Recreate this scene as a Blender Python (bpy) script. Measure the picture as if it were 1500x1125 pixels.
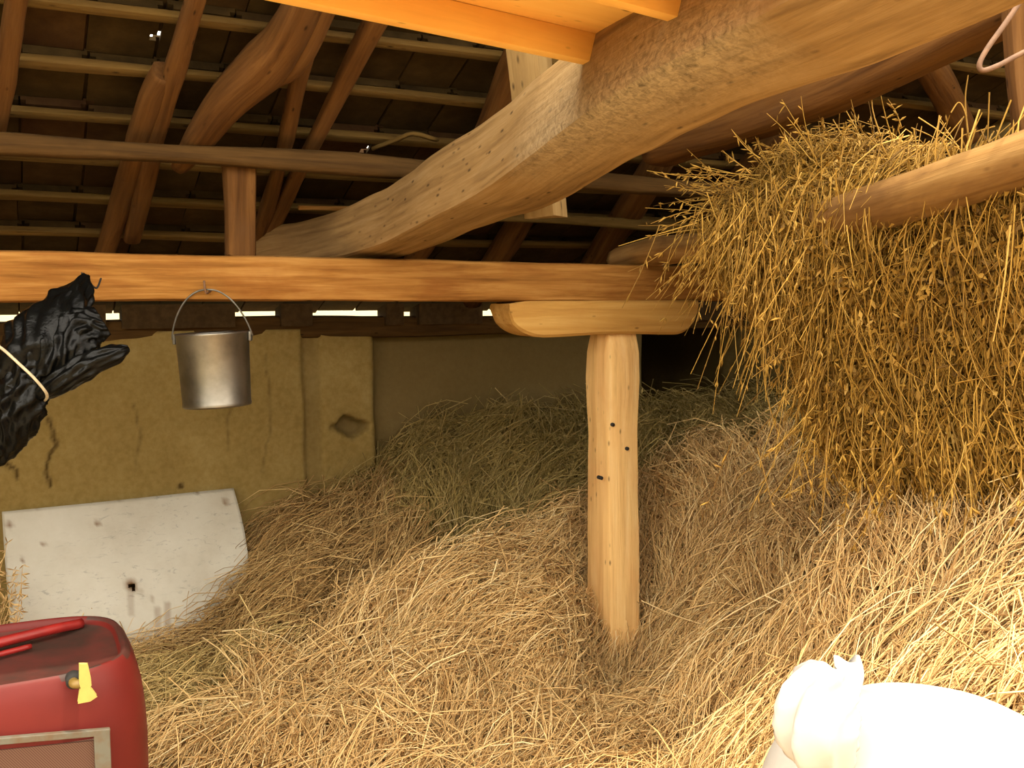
import bpy, math, random
import numpy as np
from mathutils import Vector, Matrix

random.seed(7)
RNG = np.random.default_rng(11)
for o in list(bpy.data.objects):
    bpy.data.objects.remove(o)
SC = bpy.context.scene
COL = SC.collection

# ------------------------------------------------------------------ camera
F = 1450.0
EYE = 1.68
PITCH = math.atan(132 / F)
cam = bpy.data.cameras.new('camera')
cam.sensor_width = 36.0
cam.lens = 36.0 * F / 1500.0
cam.clip_start = 0.05
cam.clip_end = 400
camo = bpy.data.objects.new('camera', cam)
COL.objects.link(camo)
camo.location = (0, 0, EYE)
camo.rotation_euler = (math.pi / 2 - PITCH, 0, 0)
SC.camera = camo

# ------------------------------------------------------------------ light
w = bpy.data.worlds.new('sky')
SC.world = w
w.use_nodes = True
bg = w.node_tree.nodes['Background']
bg.inputs[0].default_value = (1.0, 0.91, 0.77, 1)
bg.inputs[1].default_value = 4.4
sun = bpy.data.lights.new('sun', 'SUN')
sun.energy = 2.8
sun.angle = math.radians(0.6)
sun.color = (1.0, 0.88, 0.68)
suno = bpy.data.objects.new('sun', sun)
COL.objects.link(suno)
suno.rotation_euler = Vector((-0.14, 0.07, -0.95)).to_track_quat('-Z', 'Y').to_euler()
SC.view_settings.view_transform = 'Standard'
SC.view_settings.look = 'None'
SC.view_settings.exposure = 0.68
SC.view_settings.gamma = 1
SC.view_settings.use_curve_mapping = False

# ------------------------------------------------------------------ frames
TH = math.radians(27)
E = np.array([math.cos(TH), math.sin(TH), 0.0])      # along the back wall
N = np.array([-math.sin(TH), math.cos(TH), 0.0])     # towards the back wall
CP, SP = math.cos(PITCH), math.sin(PITCH)
CAM = np.array([0, 0, EYE])


def ray(px, py):
    x = (px - 750) / F
    y = -(py - 562.5) / F
    return np.array([x, CP + y * SP, -SP + y * CP])


def at(px, py, Y):
    d = ray(px, py)
    return CAM + d * (Y / d[1])


def at_v(px, py, v):
    d = ray(px, py)
    return CAM + d * (v / d.dot(N))


def uv_of(p):
    return float(p.dot(E)), float(p.dot(N))


def bc(u, v, z):
    return E * u + N * v + np.array([0, 0, z])


def wuz(px, py, v=5.03):
    p = at_v(px, py, v)
    return float(p.dot(E)), float(p[2])


def snoise(P, scale, seed, octaves=3):
    """smooth pseudo noise in about -1..1"""
    r = np.random.default_rng(seed)
    P = np.asarray(P, float)
    out = np.zeros(P.shape[:-1])
    amp, tot = 1.0, 0.0
    for o in range(octaves):
        for k in range(4):
            d = r.normal(size=3)
            d /= np.linalg.norm(d)
            d *= scale * (2 ** o) * r.uniform(.7, 1.4)
            out += amp * np.sin(P @ d + r.uniform(0, 6.28)) / 2.2
        tot += amp
        amp *= .5
    return out / tot


# ------------------------------------------------------------------ materials
def nm(name):
    m = bpy.data.materials.new(name)
    m.use_nodes = True
    nt = m.node_tree
    b = nt.nodes['Principled BSDF']
    return m, nt, b


def nd(nt, t, **kw):
    n = nt.nodes.new(t)
    for k, v in kw.items():
        if k in n.inputs:
            n.inputs[k].default_value = v
        else:
            setattr(n, k, v)
    return n


def ramp(nt, fac, stops):
    r = nt.nodes.new('ShaderNodeValToRGB')
    els = r.color_ramp.elements
    while len(els) < len(stops):
        els.new(0.5)
    for e, (p, c) in zip(els, stops):
        e.position = p
        e.color = (*c, 1) if len(c) == 3 else c
    nt.links.new(fac, r.inputs[0])
    return r.outputs[0]


def mixc(nt, fac, a, b, mode='MIX'):
    m = nt.nodes.new('ShaderNodeMix')
    m.data_type = 'RGBA'
    m.blend_type = mode
    for s, v in ((0, fac), (6, a), (7, b)):
        if hasattr(v, 'links'):
            nt.links.new(v, m.inputs[s])
        elif s == 0:
            m.inputs[0].default_value = v
        else:
            m.inputs[s].default_value = (*v, 1)
    return m.outputs[2]


def noise(nt, vec, scale, detail=5, rough=.6, dist=0.0):
    n = nd(nt, 'ShaderNodeTexNoise')
    n.inputs['Scale'].default_value = scale
    n.inputs['Detail'].default_value = detail
    n.inputs['Roughness'].default_value = rough
    n.inputs['Distortion'].default_value = dist
    if vec is not None:
        nt.links.new(vec, n.inputs['Vector'])
    return n.outputs[0]


def bump(nt, h, b, strength=.4, dist=.01):
    bn = nd(nt, 'ShaderNodeBump')
    bn.inputs['Strength'].default_value = strength
    bn.inputs['Distance'].default_value = dist
    nt.links.new(h, bn.inputs['Height'])
    nt.links.new(bn.outputs[0], b.inputs['Normal'])


def wood(name, dark, mid, light, stain=(.12, .06, .02), stain_amt=.35, across=38, along=2.2, rough=.85, bs=.5, pale=None, spec=.12):
    m, nt, b = nm(name)
    at_ = nd(nt, 'ShaderNodeAttribute', attribute_name='gr')
    mp = nd(nt, 'ShaderNodeMapping')
    mp.inputs['Scale'].default_value = (across, across, along)
    nt.links.new(at_.outputs['Vector'], mp.inputs[0])
    g = noise(nt, mp.outputs[0], 1.0, 6, .62, .35)
    c = ramp(nt, g, [(.28, dark), (.5, mid), (.74, light)])
    mp2 = nd(nt, 'ShaderNodeMapping')
    mp2.inputs['Scale'].default_value = (7, 7, 3.0)
    nt.links.new(at_.outputs['Vector'], mp2.inputs[0])
    big = noise(nt, mp2.outputs[0], 1.0, 4, .6, .6)
    f = ramp(nt, big, [(.45, (0, 0, 0)), (.72, (1, 1, 1))])
    sm = nd(nt, 'ShaderNodeMath', operation='MULTIPLY')
    nt.links.new(f, sm.inputs[0])
    sm.inputs[1].default_value = stain_amt
    c = mixc(nt, sm.outputs[0], c, stain)
    # knots
    mp3 = nd(nt, 'ShaderNodeMapping')
    mp3.inputs['Scale'].default_value = (7, 7, 2.6)
    nt.links.new(at_.outputs['Vector'], mp3.inputs[0])
    vo = nd(nt, 'ShaderNodeTexVoronoi')
    nt.links.new(mp3.outputs[0], vo.inputs['Vector'])
    kf0 = ramp(nt, vo.outputs['Distance'], [(.06, (1, 1, 1)), (.20, (0, 0, 0))])
    sx = nd(nt, 'ShaderNodeSeparateColor')
    nt.links.new(vo.outputs['Color'], sx.inputs[0])
    kg = ramp(nt, sx.outputs[0], [(.55, (0, 0, 0)), (.75, (.9, .9, .9))])
    kf = mixc(nt, 1.0, kf0, kg, 'MULTIPLY')
    c = mixc(nt, kf, c, tuple(x * .35 for x in dark))
    if pale:
        bk = nd(nt, 'ShaderNodeAttribute', attribute_name='bark')
        bn_ = noise(nt, at_.outputs['Vector'], 55, 5, .7, .8)
        pc_ = ramp(nt, bn_, [(.3, tuple(x * .35 for x in pale)), (.62, tuple(min(1, x * 1.15) for x in pale))])
        c = mixc(nt, bk.outputs['Fac'], c, pc_)
    nt.links.new(c, b.inputs['Base Color'])
    b.inputs['Roughness'].default_value = rough
    b.inputs['Specular IOR Level'].default_value = spec
    bump(nt, g, b, bs, .012)
    return m


M = {}
M['beam'] = wood('hewn_pine', (.15, .060, .011), (.31, .140, .030), (.46, .245, .070), (.20, .065, .012), .6)
M['post'] = wood('post_wood', (.62, .36, .13), (.82, .53, .21), (.88, .63, .30), (.70, .36, .13), .45, across=30, along=1.4)
M['tie'] = wood('tie_wood', (.15, .085, .032), (.28, .17, .066), (.38, .25, .115), (.13, .075, .03), .4, pale=(.36, .27, .155))
M['bolster'] = wood('bolster_wood', (.34, .17, .040), (.50, .275, .070), (.60, .37, .115), (.40, .19, .045), .4, across=22, along=1.2)
M['king'] = wood('king_wood', (.13, .078, .028), (.22, .138, .052), (.29, .195, .08), (.16, .085, .03), .4, across=20, along=1.2)
M['loft'] = wood('loft_board', (.74, .40, .092), (.88, .50, .125), (.90, .56, .16), (.74, .34, .075), .5, across=14, along=1.2, bs=.12)
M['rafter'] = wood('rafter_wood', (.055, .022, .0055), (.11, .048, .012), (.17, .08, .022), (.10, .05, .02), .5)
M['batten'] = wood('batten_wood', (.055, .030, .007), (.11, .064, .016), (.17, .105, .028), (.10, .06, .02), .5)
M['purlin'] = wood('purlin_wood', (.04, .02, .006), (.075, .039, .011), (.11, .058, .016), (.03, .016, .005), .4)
M['log'] = wood('log_wood', (.14, .07, .022), (.27, .145, .045), (.38, .225, .08), (.09, .038, .012), .6, across=26, along=1.3)


def hay_mat(name, stops):
    m, nt, b = nm(name)
    a = nd(nt, 'ShaderNodeAttribute', attribute_name='hv')
    c = ramp(nt, a.outputs['Fac'], stops)
    nt.links.new(c, b.inputs['Base Color'])
    b.inputs['Roughness'].default_value = .62
    b.inputs['Specular IOR Level'].default_value = .3
    return m


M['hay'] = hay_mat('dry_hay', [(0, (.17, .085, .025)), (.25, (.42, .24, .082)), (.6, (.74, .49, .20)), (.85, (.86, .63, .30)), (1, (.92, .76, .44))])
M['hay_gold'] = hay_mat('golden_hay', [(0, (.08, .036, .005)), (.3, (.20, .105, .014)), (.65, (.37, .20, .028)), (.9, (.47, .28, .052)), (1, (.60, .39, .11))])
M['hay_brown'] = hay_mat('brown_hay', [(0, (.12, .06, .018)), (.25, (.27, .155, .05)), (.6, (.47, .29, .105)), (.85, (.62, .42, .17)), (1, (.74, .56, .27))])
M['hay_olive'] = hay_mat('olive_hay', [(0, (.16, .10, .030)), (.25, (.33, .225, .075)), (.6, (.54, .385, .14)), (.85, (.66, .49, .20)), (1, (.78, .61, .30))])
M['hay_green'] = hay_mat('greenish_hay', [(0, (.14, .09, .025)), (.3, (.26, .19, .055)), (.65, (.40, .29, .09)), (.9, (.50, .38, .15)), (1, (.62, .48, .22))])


def plaster():
    m, nt, b = nm('mud_plaster')
    tc = nd(nt, 'ShaderNodeTexCoord')
    g = noise(nt, tc.outputs['Object'], 2.2, 6, .6)
    c = ramp(nt, g, [(.3, (.205, .138, .036)), (.55, (.275, .193, .060)), (.75, (.36, .27, .105))])
    g2 = noise(nt, tc.outputs['Object'], 34, 4, .6)
    c = mixc(nt, .25, c, ramp(nt, g2, [(.35, (.18, .12, .035)), (.65, (.38, .29, .12))]))
    cr = nd(nt, 'ShaderNodeAttribute', attribute_name='crack')
    c = mixc(nt, cr.outputs['Fac'], c, (.06, .036, .010))
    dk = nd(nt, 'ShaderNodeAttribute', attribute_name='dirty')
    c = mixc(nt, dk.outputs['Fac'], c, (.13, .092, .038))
    nt.links.new(c, b.inputs['Base Color'])
    b.inputs['Roughness'].default_value = .95
    b.inputs['Specular IOR Level'].default_value = .1
    bump(nt, g2, b, .35, .01)
    return m


M['plaster'] = plaster()


def simple(name, col, rough=.6, metal=0.0, var=None, vs=12, bs=0.0, spec=.5):
    m, nt, b = nm(name)
    b.inputs['Roughness'].default_value = rough
    b.inputs['Metallic'].default_value = metal
    b.inputs['Specular IOR Level'].default_value = spec
    tc = nd(nt, 'ShaderNodeTexCoord')
    g = noise(nt, tc.outputs['Object'], vs, 5, .6)
    v = var if var else tuple(x * .7 for x in col)
    c = ramp(nt, g, [(.38, v), (.62, col)])
    nt.links.new(c, b.inputs['Base Color'])
    if bs:
        bump(nt, g, b, bs, .006)
    return m


M['earth'] = simple('packed_earth', (.50, .38, .22), .95, var=(.40, .29, .16), vs=3, bs=.5, spec=.1)
M['yard'] = simple('yard_ground', (.24, .21, .11), .95, var=(.19, .16, .08), vs=.8, spec=.1)
M['black'] = simple('black_plastic', (.004, .0042, .0036), .27, var=(.0025, .0025, .0025), vs=45, bs=.5, spec=.16)
M['cord'] = simple('pale_cord', (.62, .52, .34), .8, vs=60)
M['wire'] = simple('rusty_wire', (.17, .085, .04), .7, vs=60)
M['zinc'] = simple('galvanised_steel', (.32, .305, .27), .42, 1.0, var=(.22, .21, .185), vs=9, bs=.05)
M['zinc_dull'] = simple('dull_steel', (.22, .21, .18), .55, .9, vs=30)
M['red'] = simple('red_paint', (.115, .0115, .0085), .48, var=(.095, .010, .0075), vs=5, spec=.22)
M['red_top'] = simple('worn_red_top', (.075, .014, .009), .6, var=(.028, .012, .007), vs=9, bs=.2)
M['red_bright'] = simple('bright_red_strap', (.26, .012, .009), .4, vs=9)
M['greyframe'] = simple('grey_frame', (.105, .10, .075), .6, var=(.10, .065, .035), vs=26)
M['yellow'] = simple('yellow_tape', (.40, .34, .085), .5, var=(.34, .29, .07), vs=20)
M['ochre'] = simple('brass_stub', (.18, .11, .02), .5, vs=30)
M['dark'] = simple('dark_rubber', (.012, .010, .008), .8, vs=30)
M['sack'] = simple('white_sack', (.50, .485, .45), .7, var=(.45, .43, .40), vs=9, bs=.15)
M['niche'] = simple('dark_crumbled_clay', (.075, .046, .02), .95, vs=30, bs=.4, spec=.1)
M['branch'] = simple('dry_stem', (.50, .32, .13), .8, vs=30)


def tile_mat():
    m, nt, b = nm('clay_tile')
    tc = nd(nt, 'ShaderNodeTexCoord')
    oi = nd(nt, 'ShaderNodeObjectInfo')
    ad = nd(nt, 'ShaderNodeVectorMath', operation='ADD')
    sc = nd(nt, 'ShaderNodeVectorMath', operation='SCALE')
    cmb = nd(nt, 'ShaderNodeCombineXYZ')
    for i in range(3):
        nt.links.new(oi.outputs['Random'], cmb.inputs[i])
    nt.links.new(cmb.outputs[0], sc.inputs[0])
    sc.inputs['Scale'].default_value = 37.0
    nt.links.new(tc.outputs['Object'], ad.inputs[0])
    nt.links.new(sc.outputs[0], ad.inputs[1])
    g = noise(nt, ad.outputs[0], 9, 6, .65)
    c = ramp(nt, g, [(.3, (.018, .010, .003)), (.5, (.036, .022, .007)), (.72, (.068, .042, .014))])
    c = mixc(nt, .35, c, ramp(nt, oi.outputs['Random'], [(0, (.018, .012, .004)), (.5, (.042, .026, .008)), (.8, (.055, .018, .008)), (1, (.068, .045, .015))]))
    nt.links.new(c, b.inputs['Base Color'])
    b.inputs['Roughness'].default_value = .9
    b.inputs['Specular IOR Level'].default_value = .1
    bump(nt, g, b, .4, .008)
    return m


M['tile'] = tile_mat()


def panel_mat():
    m, nt, b = nm('worn_white_enamel')
    tc = nd(nt, 'ShaderNodeTexCoord')
    g = noise(nt, tc.outputs['Object'], 3, 6, .65)
    c = ramp(nt, g, [(.32, (.43, .395, .31)), (.5, (.50, .475, .39)), (.7, (.56, .54, .46))])
    mp = nd(nt, 'ShaderNodeMapping')
    mp.inputs['Scale'].default_value = (14, 14, 40)
    nt.links.new(tc.outputs['Object'], mp.inputs[0])
    s = noise(nt, mp.outputs[0], 1, 5, .7, 1.5)
    sf = ramp(nt, s, [(.57, (0, 0, 0)), (.68, (.6, .6, .6))])
    g3 = noise(nt, tc.outputs['Object'], 2.0, 2, .5)
    gate = ramp(nt, g3, [(.42, (0, 0, 0)), (.56, (1, 1, 1))])
    mm = nd(nt, 'ShaderNodeMath', operation='MULTIPLY')
    nt.links.new(sf, mm.inputs[0])
    nt.links.new(gate, mm.inputs[1])
    c = mixc(nt, mm.outputs[0], c, (.22, .21, .19))
    at_ = nd(nt, 'ShaderNodeAttribute', attribute_name='rust')
    c = mixc(nt, at_.outputs['Fac'], c, (.16, .075, .02))
    nt.links.new(c, b.inputs['Base Color'])
    b.inputs['Roughness'].default_value = .5
    return m


M['panel'] = panel_mat()


def mesh_screen():
    m, nt, b = nm('fine_wire_gauze')
    tc = nd(nt, 'ShaderNodeTexCoord')
    wv = nd(nt, 'ShaderNodeTexWave')
    wv.bands_direction = 'DIAGONAL'
    wv.inputs['Scale'].default_value = 95
    nt.links.new(tc.outputs['Object'], wv.inputs['Vector'])
    c = ramp(nt, wv.outputs[0], [(.3, (.06, .017, .010)), (.7, (.105, .055, .03))])
    nt.links.new(c, b.inputs['Base Color'])
    b.inputs['Roughness'].default_value = .7
    return m


M['gauze'] = mesh_screen()


# ------------------------------------------------------------------ builders
def obj(name, verts, faces, mat, parent=None, smooth=False, attrs=None):
    me = bpy.data.meshes.new(name)
    me.from_pydata([tuple(v) for v in verts], [], [tuple(f) for f in faces])
    if attrs:
        for k, (typ, data) in attrs.items():
            a = me.attributes.new(k, typ, 'POINT')
            if typ == 'FLOAT_VECTOR':
                a.data.foreach_set('vector', np.asarray(data, np.float32).ravel())
            else:
                a.data.foreach_set('value', np.asarray(data, np.float32).ravel())
    me.materials.append(M[mat] if isinstance(mat, str) else mat)
    if smooth:
        me.polygons.foreach_set('use_smooth', [True] * len(me.polygons))
    me.update()
    o = bpy.data.objects.new(name, me)
    COL.objects.link(o)
    if parent:
        o.parent = parent
    return o


def tag(o, label=None, cat=None, group=None, kind=None):
    if label:
        o['label'] = label
    if cat:
        o['category'] = cat
    if group:
        o['group'] = group
    if kind:
        o['kind'] = kind
    return o


def empty(name, loc=(0, 0, 0)):
    o = bpy.data.objects.new(name, None)
    COL.objects.link(o)
    o.empty_display_size = .1
    o.location = tuple(loc)
    return o


def put(o, root):
    """parent o to root, keeping the world coordinates its mesh was built in"""
    o.parent = root
    o.matrix_parent_inverse = Matrix.Translation(root.location).inverted()
    return o


def unit(a):
    a = np.asarray(a, float)
    return a / (np.linalg.norm(a) + 1e-9)


RECT = []
for (cx, cy, a0) in ((1, 1, 0), (-1, 1, 90), (-1, -1, 180), (1, -1, 270)):
    for k in (0, 45, 90):
        RECT.append((cx, cy, math.radians(a0 + k)))


def catmull(pts, n):
    pts = np.asarray(pts, float)
    P = np.vstack([2 * pts[0] - pts[1], pts, 2 * pts[-1] - pts[-2]])
    out = []
    m = len(pts) - 1
    for s in np.linspace(0, m, n):
        i = min(int(s), m - 1)
        t = s - i
        p0, p1, p2, p3 = P[i], P[i + 1], P[i + 2], P[i + 3]
        out.append(.5 * ((2 * p1) + (-p0 + p2) * t + (2 * p0 - 5 * p1 + 4 * p2 - p3) * t * t + (-p0 + 3 * p1 - 3 * p2 + p3) * t ** 3))
    return np.array(out)


def timber(name, pts, wd, ht, mat, up=(0, 0, 1), rnd=.22, wob=.012, nseg=24, seed=0, parent=None, sc=None, twist=0.0, endjag=.01):
    """a hewn timber: rounded-rectangle rings swept along pts (width wd across, height ht along 'up')"""
    pts = np.asarray(pts, float)
    if len(pts) == 2:
        C = np.array([pts[0] + (pts[1] - pts[0]) * t for t in np.linspace(0, 1, nseg)])
        S = np.ones((nseg, 2))
    else:
        C = catmull(pts, nseg)
        S = np.ones((nseg, 2))
    if sc is not None:
        sc = np.asarray(sc, float)
        if sc.ndim == 1:
            sc = np.stack([sc, sc], 1)
        xs = np.linspace(0, 1, len(sc))
        S = np.stack([np.interp(np.linspace(0, 1, nseg), xs, sc[:, k]) for k in (0, 1)], 1)
    T = np.gradient(C, axis=0)
    T /= np.linalg.norm(T, axis=1)[:, None]
    L = np.concatenate([[0], np.cumsum(np.linalg.norm(np.diff(C, axis=0), axis=1))])
    up = unit(up)
    V, G = [], []
    K = len(RECT)
    off = seed * 3.17
    for i in range(nseg):
        t = T[i]
        side = unit(np.cross(t, up))
        u2 = np.cross(side, t)
        a = twist * L[i]
        s_, u_ = side * math.cos(a) + u2 * math.sin(a), u2 * math.cos(a) - side * math.sin(a)
        w_, h_ = wd * S[i, 0] / 2, ht * S[i, 1] / 2
        r = rnd * min(wd, ht)
        for (cx, cy, an) in RECT:
            x = cx * (w_ - r) + r * math.cos(an)
            y = cy * (h_ - r) + r * math.sin(an)
            V.append(C[i] + s_ * x + u_ * y)
            G.append((x + off, y + off * .7, L[i]))
    V = np.array(V)
    G = np.array(G)
    if wob:
        ctr = np.repeat(C, K, axis=0)
        d = V - ctr
        dn = d / (np.linalg.norm(d, axis=1)[:, None] + 1e-9)
        V = V + dn * (wob * snoise(G * np.array([2.5, 2.5, 1]), 6, seed + 5, 3))[:, None]
        dev = np.stack([snoise(C, 2.2, seed + 20 + k, 2) for k in range(3)], 1) * wob * .8
        V = V + np.repeat(dev, K, axis=0)
        V[:K] += T[0] * (endjag * snoise(V[:K], 60, seed + 9))[:, None]
        V[-K:] += T[-1] * (endjag * snoise(V[-K:], 60, seed + 8))[:, None]
    Fc = []
    for i in range(nseg - 1):
        for k in range(K):
            a, b_ = i * K + k, i * K + (k + 1) % K
            Fc.append((a, b_, b_ + K, a + K))
    Fc.append(tuple(range(K))[::-1])
    Fc.append(tuple(range((nseg - 1) * K, nseg * K)))
    o = obj(name, V, Fc, mat, None, True, {'gr': ('FLOAT_VECTOR', G)})
    o.data.polygons[-1].use_smooth = False
    o.data.polygons[-2].use_smooth = False
    if rnd < .25:
        o.data.set_sharp_from_angle(angle=math.radians(32))
    if parent:
        put(o, parent)
    return o


def tube(name, pts, r, mat, parent=None, n=None, ring=8, closed_caps=True):
    pts = np.asarray(pts, float)
    C = catmull(pts, n or max(8, len(pts) * 5)) if len(pts) > 2 else pts
    T = np.gradient(C, axis=0)
    V, Fc = [], []
    ref = np.array([.3, .5, .81])
    for i in range(len(C)):
        t = unit(T[i])
        s = unit(np.cross(t, ref))
        u = np.cross(s, t)
        rr = r[i] if hasattr(r, '__len__') else r
        for k in range(ring):
            a = 2 * math.pi * k / ring
            V.append(C[i] + (s * math.cos(a) + u * math.sin(a)) * rr)
    for i in range(len(C) - 1):
        for k in range(ring):
            a, b_ = i * ring + k, i * ring + (k + 1) % ring
            Fc.append((a, b_, b_ + ring, a + ring))
    Fc.append(tuple(range(ring))[::-1])
    Fc.append(tuple(range((len(C) - 1) * ring, len(C) * ring)))
    o = obj(name, V, Fc, mat, None, True)
    if parent:
        put(o, parent)
    return o


def boxmesh(ctr, ax, ay, az, sx, sy, sz):
    V = []
    for i in (-1, 1):
        for j in (-1, 1):
            for k in (-1, 1):
                V.append(np.asarray(ctr) + ax * sx * i / 2 + ay * sy * j / 2 + az * sz * k / 2)
    Fc = [(0, 1, 3, 2), (4, 6, 7, 5), (0, 4, 5, 1), (2, 3, 7, 6), (0, 2, 6, 4), (1, 5, 7, 3)]
    return V, Fc


def box(name, ctr, ax, ay, az, sx, sy, sz, mat, parent=None, bev=0.0):
    V, Fc = boxmesh(ctr, ax, ay, az, sx, sy, sz)
    o = obj(name, V, Fc, mat)
    if bev:
        m = o.modifiers.new('bevel', 'BEVEL')
        m.width = bev
        m.segments = 2
    if parent:
        put(o, parent)
    return o


ZUP = np.array([0, 0, 1.0])

# ================================================================== SETTING
V_WALL = 5.03
U_R = 4.25
U_L = -2.6
SL = 0.473
ROOF_Z0 = 1.62


def zroof(v):
    return ROOF_Z0 + SL * (V_WALL - v)


# floor and yard
V, Fc = [], []
nu, nv = 40, 44
for j in range(nv + 1):
    for i in range(nu + 1):
        p = bc(U_L + (U_R - U_L) * i / nu, -1.2 + (V_WALL + .2 + 1.2) * j / nv, 0)
        p[2] = .012 * snoise(p, 4, 3)
        V.append(p)
for j in range(nv):
    for i in range(nu):
        a = j * (nu + 1) + i
        Fc.append((a, a + 1, a + nu + 2, a + nu + 1))
tag(obj('floor', V, Fc, 'earth', None, True), 'packed earth floor under the hay', 'floor', kind='structure')
V = [(-150, -150, -.03), (150, -150, -.03), (150, 150, -.03), (-150, 150, -.03)]
tag(obj('ground', V, [(0, 1, 2, 3)], 'yard'), 'sunlit bare ground outside the barn', 'ground', kind='structure')

# ---- back wall: mud plaster with a recessed strip, a crumbled hole and cracks
u_edge = wuz(553, 620)[0]
us0, us1 = wuz(445, 620)[0], wuz(473, 620)[0]
hole = wuz(514, 626)
CR = [[(72, 612), (78, 640), (85, 652), (72, 665), (66, 690), (76, 712)], [(5, 675), (24, 688), (26, 700)],
      [(195, 590), (205, 640), (200, 690)], [(330, 470), (325, 520), (338, 600), (330, 660)], [(390, 520), (396, 600), (386, 690)]]
CRU = [[wuz(*p) for p in c] for c in CR]


def segdist(u, z, a, b):
    ax, az = a
    bx, bz = b
    t = ((u - ax) * (bx - ax) + (z - az) * (bz - az)) / ((bx - ax) ** 2 + (bz - az) ** 2)
    t = np.clip(t, 0, 1)
    return np.hypot(u - ax - t * (bx - ax), z - az - t * (bz - az))


U_OPEN = wuz(952, 540)[0]
us = np.concatenate([np.linspace(U_L, -.3, 24)[:-1], np.arange(-.3, 2.05, .0125), np.linspace(2.06, U_R + .2, 50)])
zs = np.linspace(-.05, 1.50, 110)
UU, ZZ = np.meshgrid(us, zs)
PW = np.stack([UU, np.zeros_like(UU), ZZ], -1)
dv = .014 * snoise(PW, 3.0, 31) + .006 * snoise(PW, 14, 32)
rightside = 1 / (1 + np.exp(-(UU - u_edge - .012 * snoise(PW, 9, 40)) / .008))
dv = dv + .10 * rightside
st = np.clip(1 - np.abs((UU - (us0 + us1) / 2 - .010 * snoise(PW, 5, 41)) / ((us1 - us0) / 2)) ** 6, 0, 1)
dv = dv + .028 * st
hd = np.hypot((UU - hole[0]) / .075, (ZZ - hole[1]) / .042) + .35 * snoise(PW, 40, 44)
hm = np.clip(1.25 - hd, 0, 1)
hm = np.minimum(hm * 3, 1)
dv = dv + .10 * hm
crack = np.zeros_like(UU)
wobu = UU + .012 * snoise(PW, 30, 50)
for ci, c in enumerate(CRU):
    for a, b in zip(c[:-1], c[1:]):
        crack = np.maximum(crack, np.clip(1 - segdist(wobu, ZZ, a, b) / (.012 if ci < 2 else .009), 0, 1) * (.95 if ci < 2 else .35))
dv = dv + .01 * crack
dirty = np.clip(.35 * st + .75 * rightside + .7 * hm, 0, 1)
spot = np.hypot(UU - wuz(264, 712)[0], ZZ - wuz(264, 712)[1])
crack = np.maximum(crack, np.clip(1.6 - spot / .012, 0, 1))
crack = np.clip(crack * 1.3, 0, 1)
Vw = UU[..., None] * E + (V_WALL + dv)[..., None] * N + ZZ[..., None] * ZUP
nz_, nu_ = UU.shape
Vl = list(Vw.reshape(-1, 3))
Fc = []
for j in range(nz_ - 1):
    for i in range(nu_ - 1):
        if us[i] > U_OPEN:
            continue                      # dark doorway into the store room
        a = j * nu_ + i
        Fc.append((a, a + 1, a + nu_ + 1, a + nu_))
# thickness: top and rear faces
b0 = len(Vl)
for i in range(nu_):
    Vl.append(bc(us[i], V_WALL + .22, 1.46))
for i in range(nu_):
    Vl.append(bc(us[i], V_WALL + .22, -.05))
t0 = (nz_ - 1) * nu_
for i in range(nu_ - 1):
    Fc.append((t0 + i, t0 + i + 1, b0 + i + 1, b0 + i))
    if us[i] > U_OPEN:
        continue
    Fc.append((b0 + i, b0 + i + 1, b0 + nu_ + i + 1, b0 + nu_ + i))
pad = np.zeros(2 * nu_)
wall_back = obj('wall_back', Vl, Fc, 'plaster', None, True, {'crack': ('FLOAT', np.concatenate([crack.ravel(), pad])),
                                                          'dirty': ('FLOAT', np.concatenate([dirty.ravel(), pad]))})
tag(wall_back, 'cracked yellow-brown mud plastered back wall', 'wall', kind='structure')


def plainwall(name, pts, label, thick):
    """a mud wall from a polygon of points, extruded by thick"""
    pts = [np.asarray(p, float) for p in pts]
    n = len(pts)
    V = pts + [p + thick for p in pts]
    Fc = [tuple(range(n)), tuple(range(n, 2 * n))[::-1]] + [(i, (i + 1) % n, n + (i + 1) % n, n + i) for i in range(n)]
    o = obj(name, V, Fc, 'plaster', None, False, {'crack': ('FLOAT', np.zeros(2 * n)), 'dirty': ('FLOAT', np.full(2 * n, .6))})
    return tag(o, label, 'wall', kind='structure')


# store room behind the doorway at the right end of the back wall
ra, rb, rc, rd = bc(U_OPEN - .05, V_WALL + .20, 0), bc(U_R + .3, V_WALL + .20, 0), bc(U_R + .3, V_WALL + 1.7, 0), bc(U_OPEN - .05, V_WALL + 1.7, 0)
lo, hi = ZUP * -.05, ZUP * 1.485
V = [ra + lo, rb + lo, rc + lo, rd + lo, ra + hi, rb + hi, rc + hi, rd + hi]
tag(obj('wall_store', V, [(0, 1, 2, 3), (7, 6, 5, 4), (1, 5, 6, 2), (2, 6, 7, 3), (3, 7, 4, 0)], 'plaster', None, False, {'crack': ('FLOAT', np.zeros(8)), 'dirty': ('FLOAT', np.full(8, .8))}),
    'walls of the dark store room behind the doorway right of the post', 'wall', kind='structure')
V_RIDGE = 0.82
Z_RIDGE = zroof(V_RIDGE)
V_FRONT = -0.5
plainwall('wall_right', [bc(U_R, V_WALL + .2, -.05), bc(U_R, -.4, -.05), bc(U_R, -.4, 2.6), bc(U_R, V_RIDGE, Z_RIDGE + .035), bc(U_R, V_WALL + .2, zroof(V_WALL + .2) + .035)],
          'dark gable wall at the far right end of the barn', E * .25)
plainwall('wall_left', [bc(U_L, V_WALL + .2, -.05), bc(U_L, 1.6, -.05), bc(U_L, 1.6, zroof(1.6) + .03), bc(U_L, V_WALL + .2, zroof(V_WALL + .2) + .03)],
          'mud gable wall at the left end of the barn', -E * .25)

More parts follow.
